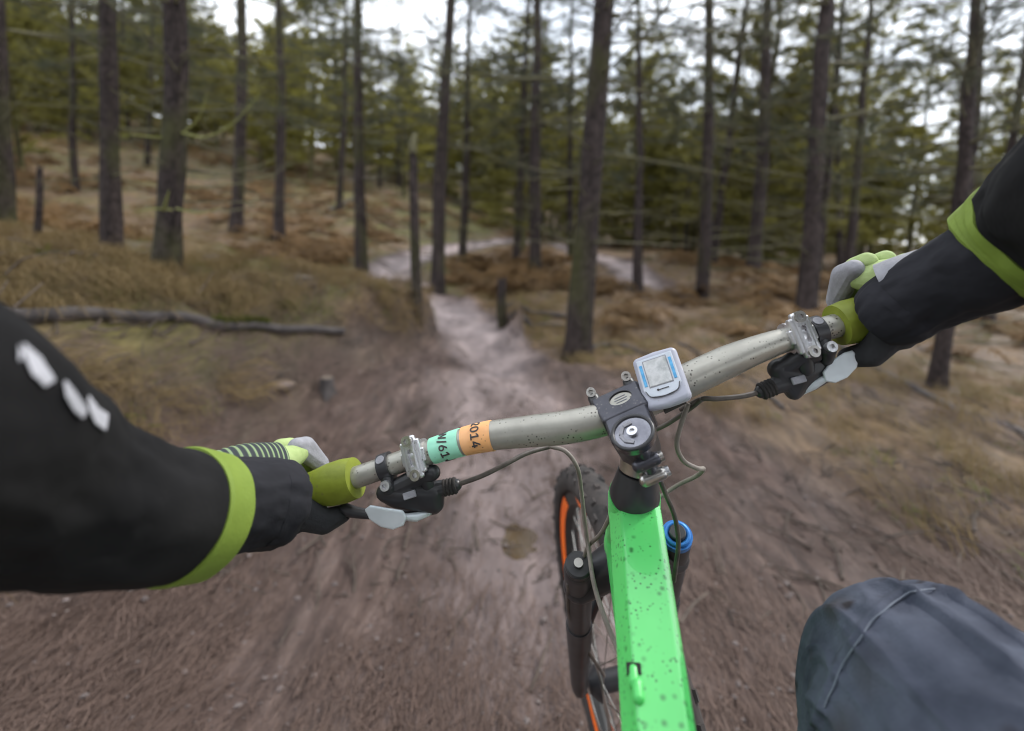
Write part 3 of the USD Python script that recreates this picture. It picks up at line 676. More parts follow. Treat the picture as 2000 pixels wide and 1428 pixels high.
log('fallen_branch', 'thin fallen branch lying between the stem and the right brake lever', 'branch', [(1290, 668), (1360, 690), (1450, 735), (1530, 800)], .014, L['logbark'], 30, 7, .8)
log('fallen_branch', 'short dead branch on the brown slope above the trail bend', 'branch', [(640, 415), (670, 402), (700, 380)], .05, L['logbark'], 20, 8, .8)


def post(name, label, catg, base, toppx, w, m, jag=.1, seed=0, seg=12):
    p = G(*base); d = (p - CAM) @ fw; top = U(toppx[0], toppx[1], d); r = w * d / 2000
    c = spline([p - [0, 0, .2], p, p * .6 + top * .4 + rng.normal(0, .015, 3), top], 16); nn = seg
    rr = np.linspace(1.2, .85, 16)[:, None] * r * (1 + .2 * (meshkit.noise(np.stack(np.broadcast_arrays(np.linspace(0, 5, 16)[:, None], np.cos(np.linspace(0, 6.28, nn))[None] * 2, np.sin(np.linspace(0, 6.28, nn))[None] * 2), -1) + seed, seed) - .5) * 2)
    v, f = tube(c, rr, nn, ref=[1, 0, 0]); g = np.random.default_rng(seed); v[15 * nn:16 * nn] += nrm(top - p) * g.uniform(-jag, jag, (nn, 1))
    t = Thing(name, label, catg, p); t.add('trunk', (v, f), m, smooth=50); return t, top, d, r


t, top, d, r = post('snag', 'thin broken dead trunk standing in the pale trail bend', 'dead tree', (815, 615), (806, 300), 20, L['bark'], .12, 3)
t.add('broken_top', tube(spline([top, top + [0, 0, .08], top + [.02, 0, .17]], 5), [r * .8, r * .8, r * .7, r * .6, r * .35], 8), L['deadwood'], smooth=True)
post('snag', 'short dead stump post beside the two fallen branches', 'dead tree', (982, 640), (980, 548), 20, L['bark'], .05, 4)
post('snag', 'thin dead sapling on the far left slope near the photo edge', 'dead tree', (72, 468), (78, 330), 13, L['bark'], .05, 5)


def stump(label, base, w, hpx, m=None, seed=0):
    p = G(*base); d = (p - CAM) @ fw; r = w * d / 2000; h = hpx * d / 1000
    nn = 18; an = np.linspace(0, 2 * np.pi, nn, endpoint=False); z = np.array([-.15, 0, .3, .7, .97, 1.0]) * [.3 / max(h, .01) * h, h, h, h, h, h]
    g = np.random.default_rng(seed); lob = 1 + .12 * np.sin(an * 4 + g.uniform(0, 6)) + g.normal(0, .04, nn)
    rr = np.array([1.5, 1.35, 1.1, 1.0, .98, .9])[:, None] * r * lob[None] ** np.array([2, 2, 1.3, 1, 1, 1])[:, None]
    c = np.column_stack([np.zeros((6, 2)), z]) + p; t = Thing('stump', label, 'stump', p)
    t.add('wood', tube(c, rr, nn, ref=[1, 0, 0]), m or L['logbark'], smooth=50)
    t.add('cut_top', tube([p + [0, 0, h + .001], p + [0, 0, h + .006]], [r * .85, r * .8], nn), L['cutwood'], smooth=30); return p


stump('low weathered stump on the bank above the log end', (594, 556), 34, 16, seed=1)
stump('small dark stump beside the pale trail bend', (768, 572), 22, 9, seed=2)
sp = stump('small cut stump in grass on the left bank', (638, 768), 24, 30, seed=3)
stump('low dark stump right behind the thick left pine', (415, 508), 30, 10, seed=4)


def rock(name, label, px, w, seed, m, catg, flat=.5):
    p = G(*px); d = (p - CAM) @ fw; r = w * d / 2000
    s = trimesh.creation.icosphere(3); v = s.vertices * (1 + .5 * (meshkit.fbm(s.vertices * 1.3 + seed, 3, seed) - .5)[:, None]) * [r, r * .7, r * flat]
    c = cat((v, s.faces)); t = Thing(name, label, catg, p); t.add(catg if catg != 'rock' else 'stone', (c[0] + p, c[1]), m, smooth=40)


L['stone'] = mat('stone_grey', [(.13, .11, .11), (.26, .23, .22)], 12, .8, bump=.5, bscale=30)
L['sheet'] = mat('bark_sheet', [(.08, .058, .048), (.17, .125, .105)], 12, .8, bump=.5, bscale=30)
rock('rock', 'grey brown flat stone left of the small cut stump', (545, 752), 62, 5, L['sheet'], 'rock', .28)

# ------------------------------------------------------------------ the bicycle
S = U(1240, 962, .48); CR = U(1226, 1075, .56); AX = np.array([.203, .80, .405]); AXD = nrm([math.cos(.15) * math.cos(.16), math.sin(.15) * math.cos(.16), math.sin(.16)])
bike = Thing('bicycle', 'green mountain bike with grey handlebar and lime grips, ridden along the trail', 'bicycle', (.12, .2, .04))
barp = [(470, 990, .545), (560, 970, .54), (640, 948, .535), (700, 931, .53), (760, 910, .528), (830, 886, .522), (900, 864, .515), (960, 851, .508), (1040, 842, .504), (1110, 834, .50), (1180, 818, .497), (1240, 793, .495), (1320, 754, .49), (1400, 716, .487), (1460, 690, .486), (1520, 668, .486), (1580, 651, .488), (1650, 631, .49), (1740, 606, .495), (1820, 584, .50)]
bc = spline([U(*p) for p in barp], 190); bpx = proj(bc)[:, 0]
br = np.interp(bpx, [400, 780, 960, 1080, 1320, 1420, 1530, 1900], [.0111, .0111, .0142, .0159, .0159, .0152, .0113, .0111])
bike.add('handlebar', tube(bc, br, 36), L['bar'], smooth=40)


def barframe(px):
    """Point on the bar, axis to the right, direction towards the rider, and up."""
    k = np.argmin(np.abs(bpx - px)); a = nrm(bc[min(k + 1, len(bc) - 1)] - bc[k - 1]); n = CAM - bc[k]; n = nrm(n - a * (n @ a)); return bc[k], a, n, np.cross(n, a), br[k]


def barseg(x0, x1, r, n=36, k=14, extra=None):
    m = (bpx >= min(x0, x1)) & (bpx <= max(x0, x1)); c = bc[m]; c = spline(c, k); rr = np.broadcast_to(r, k) if np.ndim(r) == 0 else np.interp(np.linspace(0, 1, k), np.linspace(0, 1, len(r)), r)
    return tube(c, rr, n)


bt = lambda x0, x1: np.mean(br[(bpx > x0) & (bpx < x1)]) + .0009
# grips
bike.add('grip', barseg(470, 700, [.0155, .0158, .016, .017, .0185, .0215, .0222, .0205], k=26), L['grip'], smooth=40, label='left lime rubber grip with flared end')
bike.add('grip', barseg(1632, 1815, [.0195, .0212, .021, .0185, .017, .016, .0158, .0155], k=26), L['grip'], smooth=40, label='right lime rubber grip')
# sticker bands with their print
def band(x0, x1, m, txt, h, ang, off=0.):
    r = bt(x0, x1); pth = bike.add('tape_band', tube(spline(bc[(bpx > x0) & (bpx < x1)], 6), np.linspace(br[(bpx > x0) & (bpx < x1)][0], br[(bpx > x0) & (bpx < x1)][-1], 6) + .0008, 48), m, smooth=50)
    tm = meshkit.text_mesh(txt, h, .0004, bold=True); v, f = np.array(tm.vertices), np.array(tm.faces)
    tm = trimesh.Trimesh(v, f, process=False)
    for _ in range(2): tm = tm.subdivide_to_size(.003, max_iter=8) if hasattr(tm, 'subdivide_to_size') else tm
    v, f = np.array(tm.vertices), np.array(tm.faces); w = v[:, 0].max()
    p, a, n, up, _r = barframe((x0 + x1) / 2 + off); rb = np.mean(br[(bpx > x0) & (bpx < x1)]) + .0009
    th = ang - v[:, 0] / rb; al = (v[:, 1] - h / 2)
    vv = p + a * al[:, None] + (rb + v[:, 2])[:, None] * (np.cos(th)[:, None] * n + np.sin(th)[:, None] * up)
    bike.add('lettering', (vv, f), L['ink'], parent=pth, smooth=False)
band(846, 903, L['mint'], 'W/61 JUN', .0085, 1.45)
band(908, 966, L['orangetape'], '2014', .0085, 1.45)


def bolt(p, d, r, dep, parent, m=None, name='bolt'):
    """Socket bolt: rim ring, head and dark hexagon recess, facing d."""
    d = nrm(d); h = man(m3.Manifold.cylinder(dep, r, r, 24), frame_m(p - d * dep, *basis(d))) - man(m3.Manifold.cylinder(dep, r * .55, r * .55, 6), frame_m(p - d * dep * .45, *basis(d)))
    pa = bike.add(name, h, m or L['steel'], parent=parent, smooth=30)
    return pa


def basis(z):
    z = nrm(z); x = nrm(np.cross([.2, .9, .3], z)); return x, np.cross(z, x), z


def rbox(o, x, y, z, sx, sy, sz, r=.002):
    pts = [(np.asarray(o) + x * a * (sx / 2 - r) + y * b * (sy / 2 - r) + z * c * (sz / 2 - r), r) for a in (-1, 1) for b in (-1, 1) for c in (-1, 1)]
    return hull(*pts, seg=12)


def controls(side):
    left = side < 0
    cx, sx = (818, 752) if left else (1552, 1592)
    p, a, n, up, r = barframe(cx)
    # brake clamp: ring plus faced cap with slot, lugs above and below
    body = bike.add('brake_clamp', man(m3.Manifold.cylinder(.019, .0152, .0152, 36, True) - m3.Manifold.cylinder(.03, .0112, .0112, 36, True), frame_m(p, n, up, a)), L['silver'], smooth=35)
    cap = rbox(p + n * .0125, a, up, n, .021, .034, .0085, .0025) + rbox(p + n * .0138, a, up, n, .0145, .043, .008, .003) + rbox(p + n * .0105, a, up, n, .026, .014, .008, .002)
    slot = m3.Manifold.batch_hull([man(m3.Manifold.cylinder(.02, .0028, .0028, 16), frame_m(p + n * .0145 + up * q, a, up, n)) for q in (-.006, .006)])
    cap = cap - slot
    bike.add('clamp_cap', cap, L['silver'], parent=body, smooth=30)
    for s in (-1, 1): bolt(p + n * .0205 + up * .0165 * s, n, .0054, .008, body)
    bike.add('clamp_lug', hull((p - up * .012 + n * .004, .007), (p - up * .03 - n * .004, .008)), L['black'], parent=body, smooth=35)
    # shifter clamp: black band, lug, bolt
    p2, a2, n2, up2, _ = barframe(sx)
    sc = bike.add('shifter_clamp', man(m3.Manifold.cylinder(.0115, .0142, .0142, 36, True) - m3.Manifold.cylinder(.02, .0112, .0112, 36, True), frame_m(p2, n2, up2, a2)), L['black'], smooth=35)
    q2 = p2 - up2 * .016 + n2 * .010
    bike.add('lug', hull((p2 - up2 * .010 + n2 * .004, .007), (q2 - n2 * .004 - up2 * .004, .0075), (q2 - up2 * .012 - n2 * .012, .006)), L['black'], parent=sc, smooth=35)
    bolt(q2 + n2 * .006 - up2 * .001, n2, .005, .006, sc, L['silver'])
    bike.add('badge', man(m3.Manifold.cylinder(.0012, .0045, .0045, 24), frame_m(p2 + (n2 * .8 + up2 * .6) * .0137, *basis(n2 * .8 + up2 * .6))), L['glovegrey'], parent=sc, smooth=30)
    if left:
        D = .522; bd = [((752, 962), .009), ((800, 962), .012), ((846, 962), .012), ((850, 985), .009), ((776, 975), .009)]; nose = ((846, 958), (890, 948)); lev = [(852, 990), (800, 1002), (735, 1005), (690, 1000), (664, 990)]
        pad = [(716, 996), (724, 990), (745, 994), (785, 1000), (792, 1010), (786, 1024), (768, 1031), (745, 1026), (724, 1012)]; arm = [(786, 1010), (812, 1010), (838, 1002)]; win = (800, 967); dd = (-.004, .0)
        hose = [(890, 948, .522), (940, 930, .515), (985, 908, .52), (1030, 885, .535), (1075, 872, .55)]
    else:
        D = .492; bd = [((1520, 722), .010), ((1560, 735), .012), ((1595, 715), .011), ((1600, 690), .009), ((1550, 765), .008)]; nose = ((1535, 745), (1487, 765)); lev = [(1545, 762), (1590, 750), (1640, 720), (1690, 695), (1712, 672)]
        pad = [(1610, 728), (1625, 708), (1650, 692), (1664, 688), (1673, 697), (1670, 716), (1652, 735), (1630, 745), (1613, 742)]; arm = [(1614, 738), (1588, 752), (1560, 768)]; win = (1560, 742); dd = (0, .004)
        hose = [(1487, 765, .492), (1450, 774, .488), (1400, 779, .487), (1370, 780, .492), (1330, 800, .52)]
    body = m3.Manifold.batch_hull([m3.Manifold.sphere(r_, 16).translate(U(*q, D).tolist()) for q, r_ in bd]) + hull((U(*nose[0], D), .0095), (U(*nose[1], D), .0065)) + hull((U(*bd[0][0], D), .008), (p - up * .018, .009), (p - up * .02 + a * .01, .008))
    lv = bike.add('brake_lever', body, L['black'], smooth=40)
    nd = nrm(U(*nose[1], D) - U(*nose[0], D)); np_ = U(*nose[1], D)
    for q in range(4): bike.add('hose_nut', ring(np_ - nd * (.001 + q * .0035), nd, .0065, .0022, 20, 6), L['rubber'], parent=lv, smooth=True)
    lc = spline([U(x, y, D + .012) for x, y in lev], 14); bike.add('lever_blade', tube(lc, [.007, .0065, .006, .0055, .0052, .005, .005, .005, .0052, .0055, .006, .0062, .006, .004], 12), L['black'], parent=lv, smooth=True)
    c0 = np.mean([U(*q, D - .012) for q in pad], 0)
    pdm = m3.Manifold.batch_hull([m3.Manifold.sphere(.0016, 10).translate((U(*q, D - .012 + (q[0] - pad[0][0]) * dd[0] * .02)).tolist()) for q in pad])
    bike.add('shift_paddle', pdm, L['paddle'], parent=lv, smooth=40)
    ac = [U(*q, D - .010 + k * .004) for k, q in enumerate(arm)]
    bike.add('paddle_arm', hull((ac[0], .003), (ac[1], .0045)) + hull((ac[1], .0045), (ac[2], .003)), L['paddle'], parent=lv, smooth=40)
    wp = U(*win, D - .0125); bike.add('gear_window', rbox(wp, a, up, n, .014, .007, .003, .0012), L['glovegrey'], parent=lv, smooth=40)
    bike.add('brake_hose', tube(spline([U(*q) for q in hose], 30), .0025, 10), L['hose'], smooth=True)


controls(-1); controls(1)

# stem, spacers, top cap
B0, ba, _, _, _ = barframe(1218); T = U(1243, 862, .462)
e2 = T - B0; stem_len = np.linalg.norm(e2 - ba * (e2 @ ba)); e2 = nrm(e2 - ba * (e2 @ ba)); sn = np.cross(ba, e2); sn = sn if sn @ (CAM - T) > 0 else -sn
T = B0 + e2 * stem_len + ba * ((T - B0) @ ba)
def SP(x, y, z=0.): return B0 + ba * x + e2 * y + sn * z
tx_ = (T - B0) @ ba
stem_b = hull((SP(-.021, -.012, .013), .004), (SP(.021, -.012, .013), .004), (SP(-.021, -.014, -.014), .004), (SP(.021, -.014, -.014), .004), (SP(-.019, .016, .015), .004), (SP(.019, .016, .015), .004), (SP(-.02, .016, -.015), .004), (SP(.02, .016, -.015), .004)) \
    + hull((SP(-.017, .012, .014), .004), (SP(.017, .012, .014), .004), (SP(tx_ - .016, stem_len, .011), .005), (SP(tx_ + .016, stem_len, .011), .005), (SP(-.017, .012, -.015), .004), (SP(.017, .012, -.015), .004), (SP(tx_ - .014, stem_len, -.016), .005), (SP(tx_ + .014, stem_len, -.016), .005), (SP(tx_, stem_len + .02, .010), .006), (SP(tx_, stem_len + .02, -.016), .006))
ov = m3.Manifold.cylinder(.02, 1, 1, 40).scale([.0115, .0085, 1])
stem_b = stem_b - man(ov, frame_m(SP(.002, .0, .0145), ba, e2, sn))
stem = bike.add('stem', stem_b, L['blackgloss'], smooth=35)
bike.add('window_plate', man(m3.Manifold.cylinder(.0015, 1, 1, 40).scale([.0105, .0078, 1]), frame_m(SP(.002, 0, .0147), ba, e2, sn)), L['bar'], parent=stem, smooth=35)
for k, (yy, w_) in enumerate([(-.003, .011), (.0, .013), (.003, .011)]): bike.add('print_line', rbox(SP(.002, yy, .0164), ba, e2, sn, w_, .0009, .0006, .00025), L['glovegrey'], parent=stem, smooth=False)
bike.add('window_rim', (lambda vv: (vv[0], vv[1]))(app(ring([0, 0, 0], [0, 0, 1.], 1., .07, 40, 8), frame_m(SP(.002, 0, .017), ba * .0118, e2 * .0088, sn * .01))), L['black'], parent=stem, smooth=True)
for s in (-1, 1):
    pb = SP(.019 * s - .002, -.021, .014); bike.add('face_lug', hull((SP(.019 * s - .002, -.012, .010), .006), (pb - sn * .003, .006)), L['black'], parent=stem, smooth=40); bolt(pb + sn * .006, sn * .8 + e2 * .6, .0048, .008, stem)
# top cap with raised rim, recessed disc and bolt
cp = SP(tx_, stem_len + .006, .016)
bike.add('top_cap', cyl(cp - sn * .004, cp + sn * .0035, .0192, 40, bev=.001), L['chrome'], parent=stem, smooth=35)
bike.add('cap_rim', ring(cp + sn * .0035, sn, .0178, .0018, 44, 8), L['black'], parent=stem, smooth=True)
bike.add('cap_emblem', (lambda: cat(*[rbox(cp + sn * .0042 + ba * (.010 * math.cos(q)) + e2 * (.010 * math.sin(q)), nrm(ba * -math.sin(q) + e2 * math.cos(q)), nrm(ba * math.cos(q) + e2 * math.sin(q)), sn, .008, .0035, .0012, .0005) for q in (2.2, 2.9, 3.7, 4.6)]))(), L['glovegrey'], parent=stem, smooth=False)
bolt(cp + sn * .006, sn, .0048, .004, stem, L['silver'])
# rear pinch bolts
for zz, m_ in ((-.001, L['steel']), (-.022, L['silver'])):
    pb = SP(tx_ + .004, stem_len + .024, zz); bike.add('pinch_lug', hull((pb - ba * .012, .0058), (pb + ba * .004, .0058)), L['blackgloss'] if zz > -.01 else L['steel'], parent=stem, smooth=40); bolt(pb + ba * .011, ba, .0045, .006, stem, m_)
sax = nrm(CR - S); top_sp = SP(tx_, stem_len - .004, -.018)
bike.add('spacer', cyl(top_sp, top_sp * .5 + S * .5 - sax * .001, .0172, 36, bev=.001), L['steel'], smooth=35, label='bare metal spacer under the stem')
bike.add('headset_cover', tube([top_sp * .5 + S * .5, top_sp * .25 + S * .75, S * .96 + top_sp * .04 , S + sax * .003, S + sax * .006], [.0182, .0205, .0228, .0232, .022], 40), L['black'], smooth=40)

# frame
bike.add('head_tube', tube([S + sax * .004, S + sax * .012, S + sax * .06, CR - sax * .012], [.0238, .0245, .023, .026], 40), L['green2'], smooth=40)
E1 = U(1285, 1428, .325); td_ = nrm(E1 - (S + sax * .02)); A0 = S + sax * .022 + td_ * .004; seatj = A0 + td_ * .62
lat = nrm(np.cross(td_, [0, 0, 1])); lat = nrm(lat + .12 * np.cross(td_, lat)); lat = -lat if lat @ RT < 0 else lat; upv = np.cross(lat, td_); upv = upv if upv[2] > 0 else -upv
sec = Polygon([(-.0215, -.024), (-.0245, -.004), (-.0135, .0172), (.019, .0185), (.0245, .011), (.0235, -.024), (.012, -.031), (-.012, -.031)]).buffer(-.004).buffer(.004, quad_segs=4)
sp_ = np.array(sec.exterior.coords)[:-1]; m_ = 40; tt_ = np.linspace(0, 1, m_); V = []
for u_ in tt_:
    cc = A0 + td_ * (.62 * u_); sc_ = np.interp(u_, [0, .03, .3, 1], [.98, .97, .93, .7]); V.append(cc + sc_ * (sp_[:, :1] * lat + sp_[:, 1:] * upv))
V = np.vstack(V); ns = len(sp_); i = np.arange(m_ - 1)[:, None] * ns; j = np.arange(ns)[None]; j2 = (j + 1) % ns
q = np.stack([i + j, i + j2, i + ns + j2, i + ns + j], -1).reshape(-1, 4)
top_tube = bike.add('top_tube', (V, np.vstack([q[:, [0, 1, 2]], q[:, [0, 2, 3]]])), L['green'], smooth=22)
BB = np.array([.17, .0, .37]); RA = np.array([.15, -.42, .395])
bike.add('down_tube', tube(spline([CR - sax * .03, CR * .5 + BB * .5, BB], 8), [.026, .027, .028, .028, .028, .028, .027, .026], 24), L['green2'], smooth=40)
bike.add('seat_tube', tube([BB, seatj, seatj + [.005, -.02, .05]], .019, 24), L['green2'], smooth=40)
for s in (-1, 1):
    o = np.array([.06 * s, 0, 0]); bike.add('chain_stay', tube([BB + o * .5, RA + o], [.014, .01], 16), L['green2'], smooth=40); bike.add('seat_stay', tube([seatj + o * .4, RA + o], [.01, .009], 16), L['green2'], smooth=40)
bike.add('seat_post', tube([seatj, seatj + [.01, -.05, .16]], .0145, 20), L['black'], smooth=40)
sd_ = seatj + [.01, -.06, .17]
bike.add('saddle', hull((sd_ + [-.06, -.13, .01], .022), (sd_ + [.06, -.13, .01], .022), (sd_ + [0, .13, 0], .018), (sd_ + [0, .0, .005], .02)), L['rubber'], smooth=50)
for s, an_ in ((1, .25), (-1, .25 + math.pi)):
    o = BB + [.07 * s, 0, 0]; pe = o + np.array([0, math.cos(an_), math.sin(an_)]) * .17; ck = bike.add('crank', hull((o, .014), (pe, .011)), L['black'], smooth=40); bike.add('pedal', rbox(pe + [.055 * s, 0, 0], np.array([1., 0, 0]), np.array([0, 1., 0]), np.array([0, 0, 1.]), .095, .095, .016, .004), L['black'], parent=ck, smooth=40)
bike.add('chain_ring', ring(BB + [.055, 0, 0], np.array([1., 0, 0]), .065, .006, 40, 6), L['black'], smooth=True)
# cable entering the top tube, green guides
gp = [(1238, 1322), (1246, 1350)]
def on_tt(px, py, lift=.0):
    """Point on the left facet of the top tube seen at px, py."""
    d = np.linspace(.3, .5, 400); P_ = np.array([U(px, py, x) for x in d]); w = P_ - A0; al = w @ td_; of = np.abs(w @ lat * -.66 + w @ upv * .74 - .0195 * .98); return P_[np.argmin(of)]
for k, g_ in enumerate(gp): c_ = on_tt(*g_); bike.add('cable_guide', hull((c_ - td_ * .004, .0036), (c_ + td_ * .004, .004)), L['green2'], parent=top_tube, smooth=40)
c_ = on_tt(1238, 1308); bike.add('cable_port', rbox(c_, lat, td_, upv, .010, .008, .004, .001), L['dark'], parent=top_tube, smooth=30)

# fork
fax = nrm(AX - CR); L0, R0 = U(1130, 1108, .555), U(1322, 1048, .565)
wl = nrm(AXD); legs = []
fork = bike.sub('fork')
bike.add('crown', hull((L0 + fax * .05, .019), (CR + fax * .015, .026)) + hull((R0 + fax * .05, .019), (CR + fax * .015, .026)), L['black'], parent=fork, smooth=40)
for c0, s in ((L0, -1), (R0, 1)):
    e_ = AX + wl * .066 * s; ln = np.linalg.norm(e_ - c0); d_ = nrm(e_ - c0)
    bike.add('stanchion', tube([c0, c0 + d_ * .006, c0 + d_ * .05, c0 + d_ * .24], [.015, .0165, .016, .0145], 30), L['black'], parent=fork, smooth=40)
    bike.add('lower_leg', tube([c0 + d_ * .17, c0 + d_ * .18, c0 + d_ * .3, e_ - d_ * .03, e_ + d_ * .015], [.0165, .0175, .016, .0145, .011], 30), L['black'], parent=fork, smooth=40)
    if s < 0:
        bike.add('air_cap', cyl(c0 - d_ * .008, c0 + d_ * .002, .0148, 30, bev=.002), L['black'], parent=fork, smooth=40); bike.add('valve', cyl(c0 - d_ * .012, c0 - d_ * .007, .005, 12), L['steel'], parent=fork)
    else:
        bike.add('blue_dial', cat(ring(c0 - d_ * .006, d_, .0118, .0026, 40, 10), cyl(c0 - d_ * .004, c0 + d_ * .004, .0165, 30)), L['blue'], parent=fork, smooth=40)
        bike.add('dial_centre', cyl(c0 - d_ * .012, c0 - d_ * .003, .0088, 24, bev=.001), L['black'], parent=fork, smooth=40)
bike.add('fork_arch', tube(spline([L0 + nrm(AX - wl * .066 - L0) * .19, CR + fax * .2 + np.array([0, .06, .04]), R0 + nrm(AX + wl * .066 - R0) * .19], 16), .013, 14), L['black'], parent=fork, smooth=True)


def wheel(name, C_, ax, front):
    w = bike.sub(name); ax = nrm(ax); x = nrm(np.cross(ax, [0, 0, 1])); y = np.cross(ax, x)
    n = 96; t = np.linspace(0, 2 * np.pi, n, endpoint=False); rad_ = np.cos(t)[:, None] * x + np.sin(t)[:, None] * y
    def rev(prof):  # (radius, offset) closed profile
        pr = np.array(prof); k = len(pr); v = (C_ + pr[None, :, 0, None] * rad_[:, None] + pr[None, :, 1, None] * ax).reshape(-1, 3); i = np.arange(n)[:, None]; j = np.arange(k)[None]
        q = np.stack([i * k + j, ((i + 1) % n) * k + j, ((i + 1) % n) * k + (j + 1) % k, i * k + (j + 1) % k], -1).reshape(-1, 4); return v, np.vstack([q[:, [0, 1, 2]], q[:, [0, 2, 3]]])
    a = np.linspace(-.25 * np.pi, 1.25 * np.pi, 14)
    bike.add('tyre', rev([(.316 + .026 * math.sin(q), .0275 * math.cos(q)) for q in a]), L['rubber'], parent=w, smooth=True)
    kn = []
    for k in range(72):
        th = k / 72 * 2 * np.pi; rd = math.cos(th) * x + math.sin(th) * y; tg = np.cross(ax, rd)
        for o in ((-.017, .017) if k % 2 else (-.0235, .0, .0235)):
            lift = .0262 * math.sqrt(max(0, 1 - (o / .0275) ** 2)); b = C_ + rd * (.316 + lift + .0006) + ax * o; u_ = nrm(rd * lift / .026 + ax * o / .0275)
            s_ = np.cross(u_, tg); kn.append(app((np.array([[-1, -1, -1], [1, -1, -1], [1, 1, -1], [-1, 1, -1], [-.8, -.8, 1], [.8, -.8, 1], [.8, .8, 1], [-.8, .8, 1]]), np.array([[0, 1, 5, 4], [1, 2, 6, 5], [2, 3, 7, 6], [3, 0, 4, 7], [4, 5, 6, 7]])[:, [0, 1, 2, 0, 2, 3]].reshape(-1, 3)), frame_m(b, tg * .007, s_ * .0045, u_ * .0026)))
    bike.add('tread_knobs', cat(*kn), L['rubber'], parent=w, smooth=False, kind='stuff')
    bike.add('rim', rev([(.302, -.017), (.3, .017), (.274, .012), (.27, 0), (.274, -.012)]), L['rimblack'], parent=w, smooth=30)
    for s in (-1, 1):
        for a0, a1 in ((-.5, .62), (1.0, 2.3), (2.7, 4.0), (4.4, 5.4)):
            tt = np.linspace(a0, a1, 24); rd = np.cos(tt)[:, None] * x + np.sin(tt)[:, None] * y
            v = np.vstack([C_ + rd * .2995 + ax * s * .0187, C_ + rd * .277 + ax * s * .0142]); f = np.array([[k, k + 1, 24 + k + 1, 24 + k] for k in range(23)])
            bike.add('rim_decal', (v, f if s < 0 else f[:, ::-1]), L['orange'], parent=w, smooth=True)
    bike.add('hub', tube([C_ - ax * .05, C_ - ax * .035, C_ - ax * .03, C_ + ax * .03, C_ + ax * .035, C_ + ax * .05], [.012, .028, .017, .017, .024, .012], 24), L['black'], parent=w, smooth=40)
    for k in range(28):
        th = k / 28 * 2 * np.pi; s = 1 if k % 2 else -1; rd = math.cos(th) * x + math.sin(th) * y; th2 = th + (.9 if (k // 2) % 2 else -.9); r2 = math.cos(th2) * x + math.sin(th2) * y
        bike.add('spoke', tube([C_ + r2 * .024 + ax * s * .032, C_ + rd * .272], .001, 5), L['steel'], parent=w, smooth=True)
    bike.add('brake_rotor', rev([(.09, -.042), (.09, -.0405), (.07, -.0405), (.07, -.042)]), L['steel'], parent=w, smooth=30)


wheel('front_wheel', AX, AXD, True)
wheel('rear_wheel', RA, np.array([math.cos(.368), 0, math.sin(.368)]), False)
# cables and hoses
def hose(pts, r, m, name='cable', label=None): bike.add(name, tube(spline([U(*p) for p in pts], 48), r, 9), m, smooth=True, label=label)
hose([(1075, 872, .545), (1105, 882, .535), (1128, 915, .53), (1136, 965, .535), (1142, 1020, .535), (1150, 1075, .53), (1160, 1140, .5), (1180, 1205, .46), (1205, 1265, .425), (1232, 1325, .388), (1248, 1372, .362), (1262, 1420, .342)], .0023, L['hosegrey'], label='muddy cable running down the left of the top tube')
hose([(1345, 788, .5), (1330, 830, .5), (1322, 870, .5), (1335, 900, .505), (1362, 915, .515), (1374, 916, .53), (1360, 930, .56), (1320, 950, .6), (1270, 985, .62)], .0024, L['hosegrey'], label='looping grey hose right of the stem')
hose([(1282, 920, .49), (1300, 965, .5), (1318, 1010, .51), (1325, 1060, .515), (1320, 1105, .52), (1316, 1135, .53)], .0024, L['hose'])
hose([(1370, 780, .49), (1345, 800, .505), (1300, 830, .53), (1255, 850, .55)], .0024, L['hose'])
hose([(1200, 990, .5), (1175, 1040, .52), (1150, 1065, .54), (1140, 1090, .56)], .0022, L['hosegrey'])
hose([(1110, 1140, .56), (1112, 1200, .62), (1135, 1250, .68), (1180, 1320, .75)], .0024, L['hose'])

# ------------------------------------------------------------------ bike computer (clipped on, a thing of its own)
A_, B_, D_ = U(1234, 702, .498), U(1313, 675, .484), U(1296, 790, .464)
cu = nrm(B_ - A_); cv = D_ - A_; cw_ = np.linalg.norm(B_ - A_); cv = cv - cu * (cv @ cu); ch = np.linalg.norm(cv); cv = nrm(cv); cn = np.cross(cu, cv); cn = cn if cn @ (CAM - A_) > 0 else -cn
CC = A_ + cu * cw_ / 2 + cv * ch / 2
comp = Thing('bike_computer', 'pale grey bike computer with blue side stripes, clipped on the bar right of the stem', 'bike computer', CC - cn * .02)
def CP(x, y, z=0.): return CC + cu * x * cw_ / 2 + cv * y * ch / 2 + cn * z
sh = hull(*[(CP(x * .80, y * .82, -.006), .0055) for x in (-1, 1) for y in (-1, 1)], *[(CP(x * .74, y * .78, -.013), .005) for x in (-1, 1) for y in (-1, 1)], (CP(0, .88, -.006), .0055), (CP(0, -.86, -.006), .0055), seg=24)
comp.add('shell', sh, L['shell'], smooth=40)
comp.add('face_plate', m3.Manifold.batch_hull([m3.Manifold.sphere(.0012, 8).translate(CP(x, y, -.0003).tolist()) for x, y in ((-.8, -.8), (.8, -.8), (.82, .36), (.6, .6), (0, .68), (-.6, .6), (-.82, .36))]), L['plate'], smooth=40)
comp.add('screen', rbox(CP(0, -.22, .0006), cu, cv, cn, cw_ * .54, ch * .5, .0016, .0006), L['screen'], smooth=30)
comp.add('screen_frame', (lambda: rbox(CP(0, -.22, .0002), cu, cv, cn, cw_ * .58, ch * .54, .0016, .0006))(), L['glovegrey'], smooth=30)
for s in (-1, 1): comp.add('side_stripe', rbox(CP(s * .70, -.2, .0008), cu, cv, cn, cw_ * .07, ch * .42, .0008, .0003), L['stripe'], smooth=30)
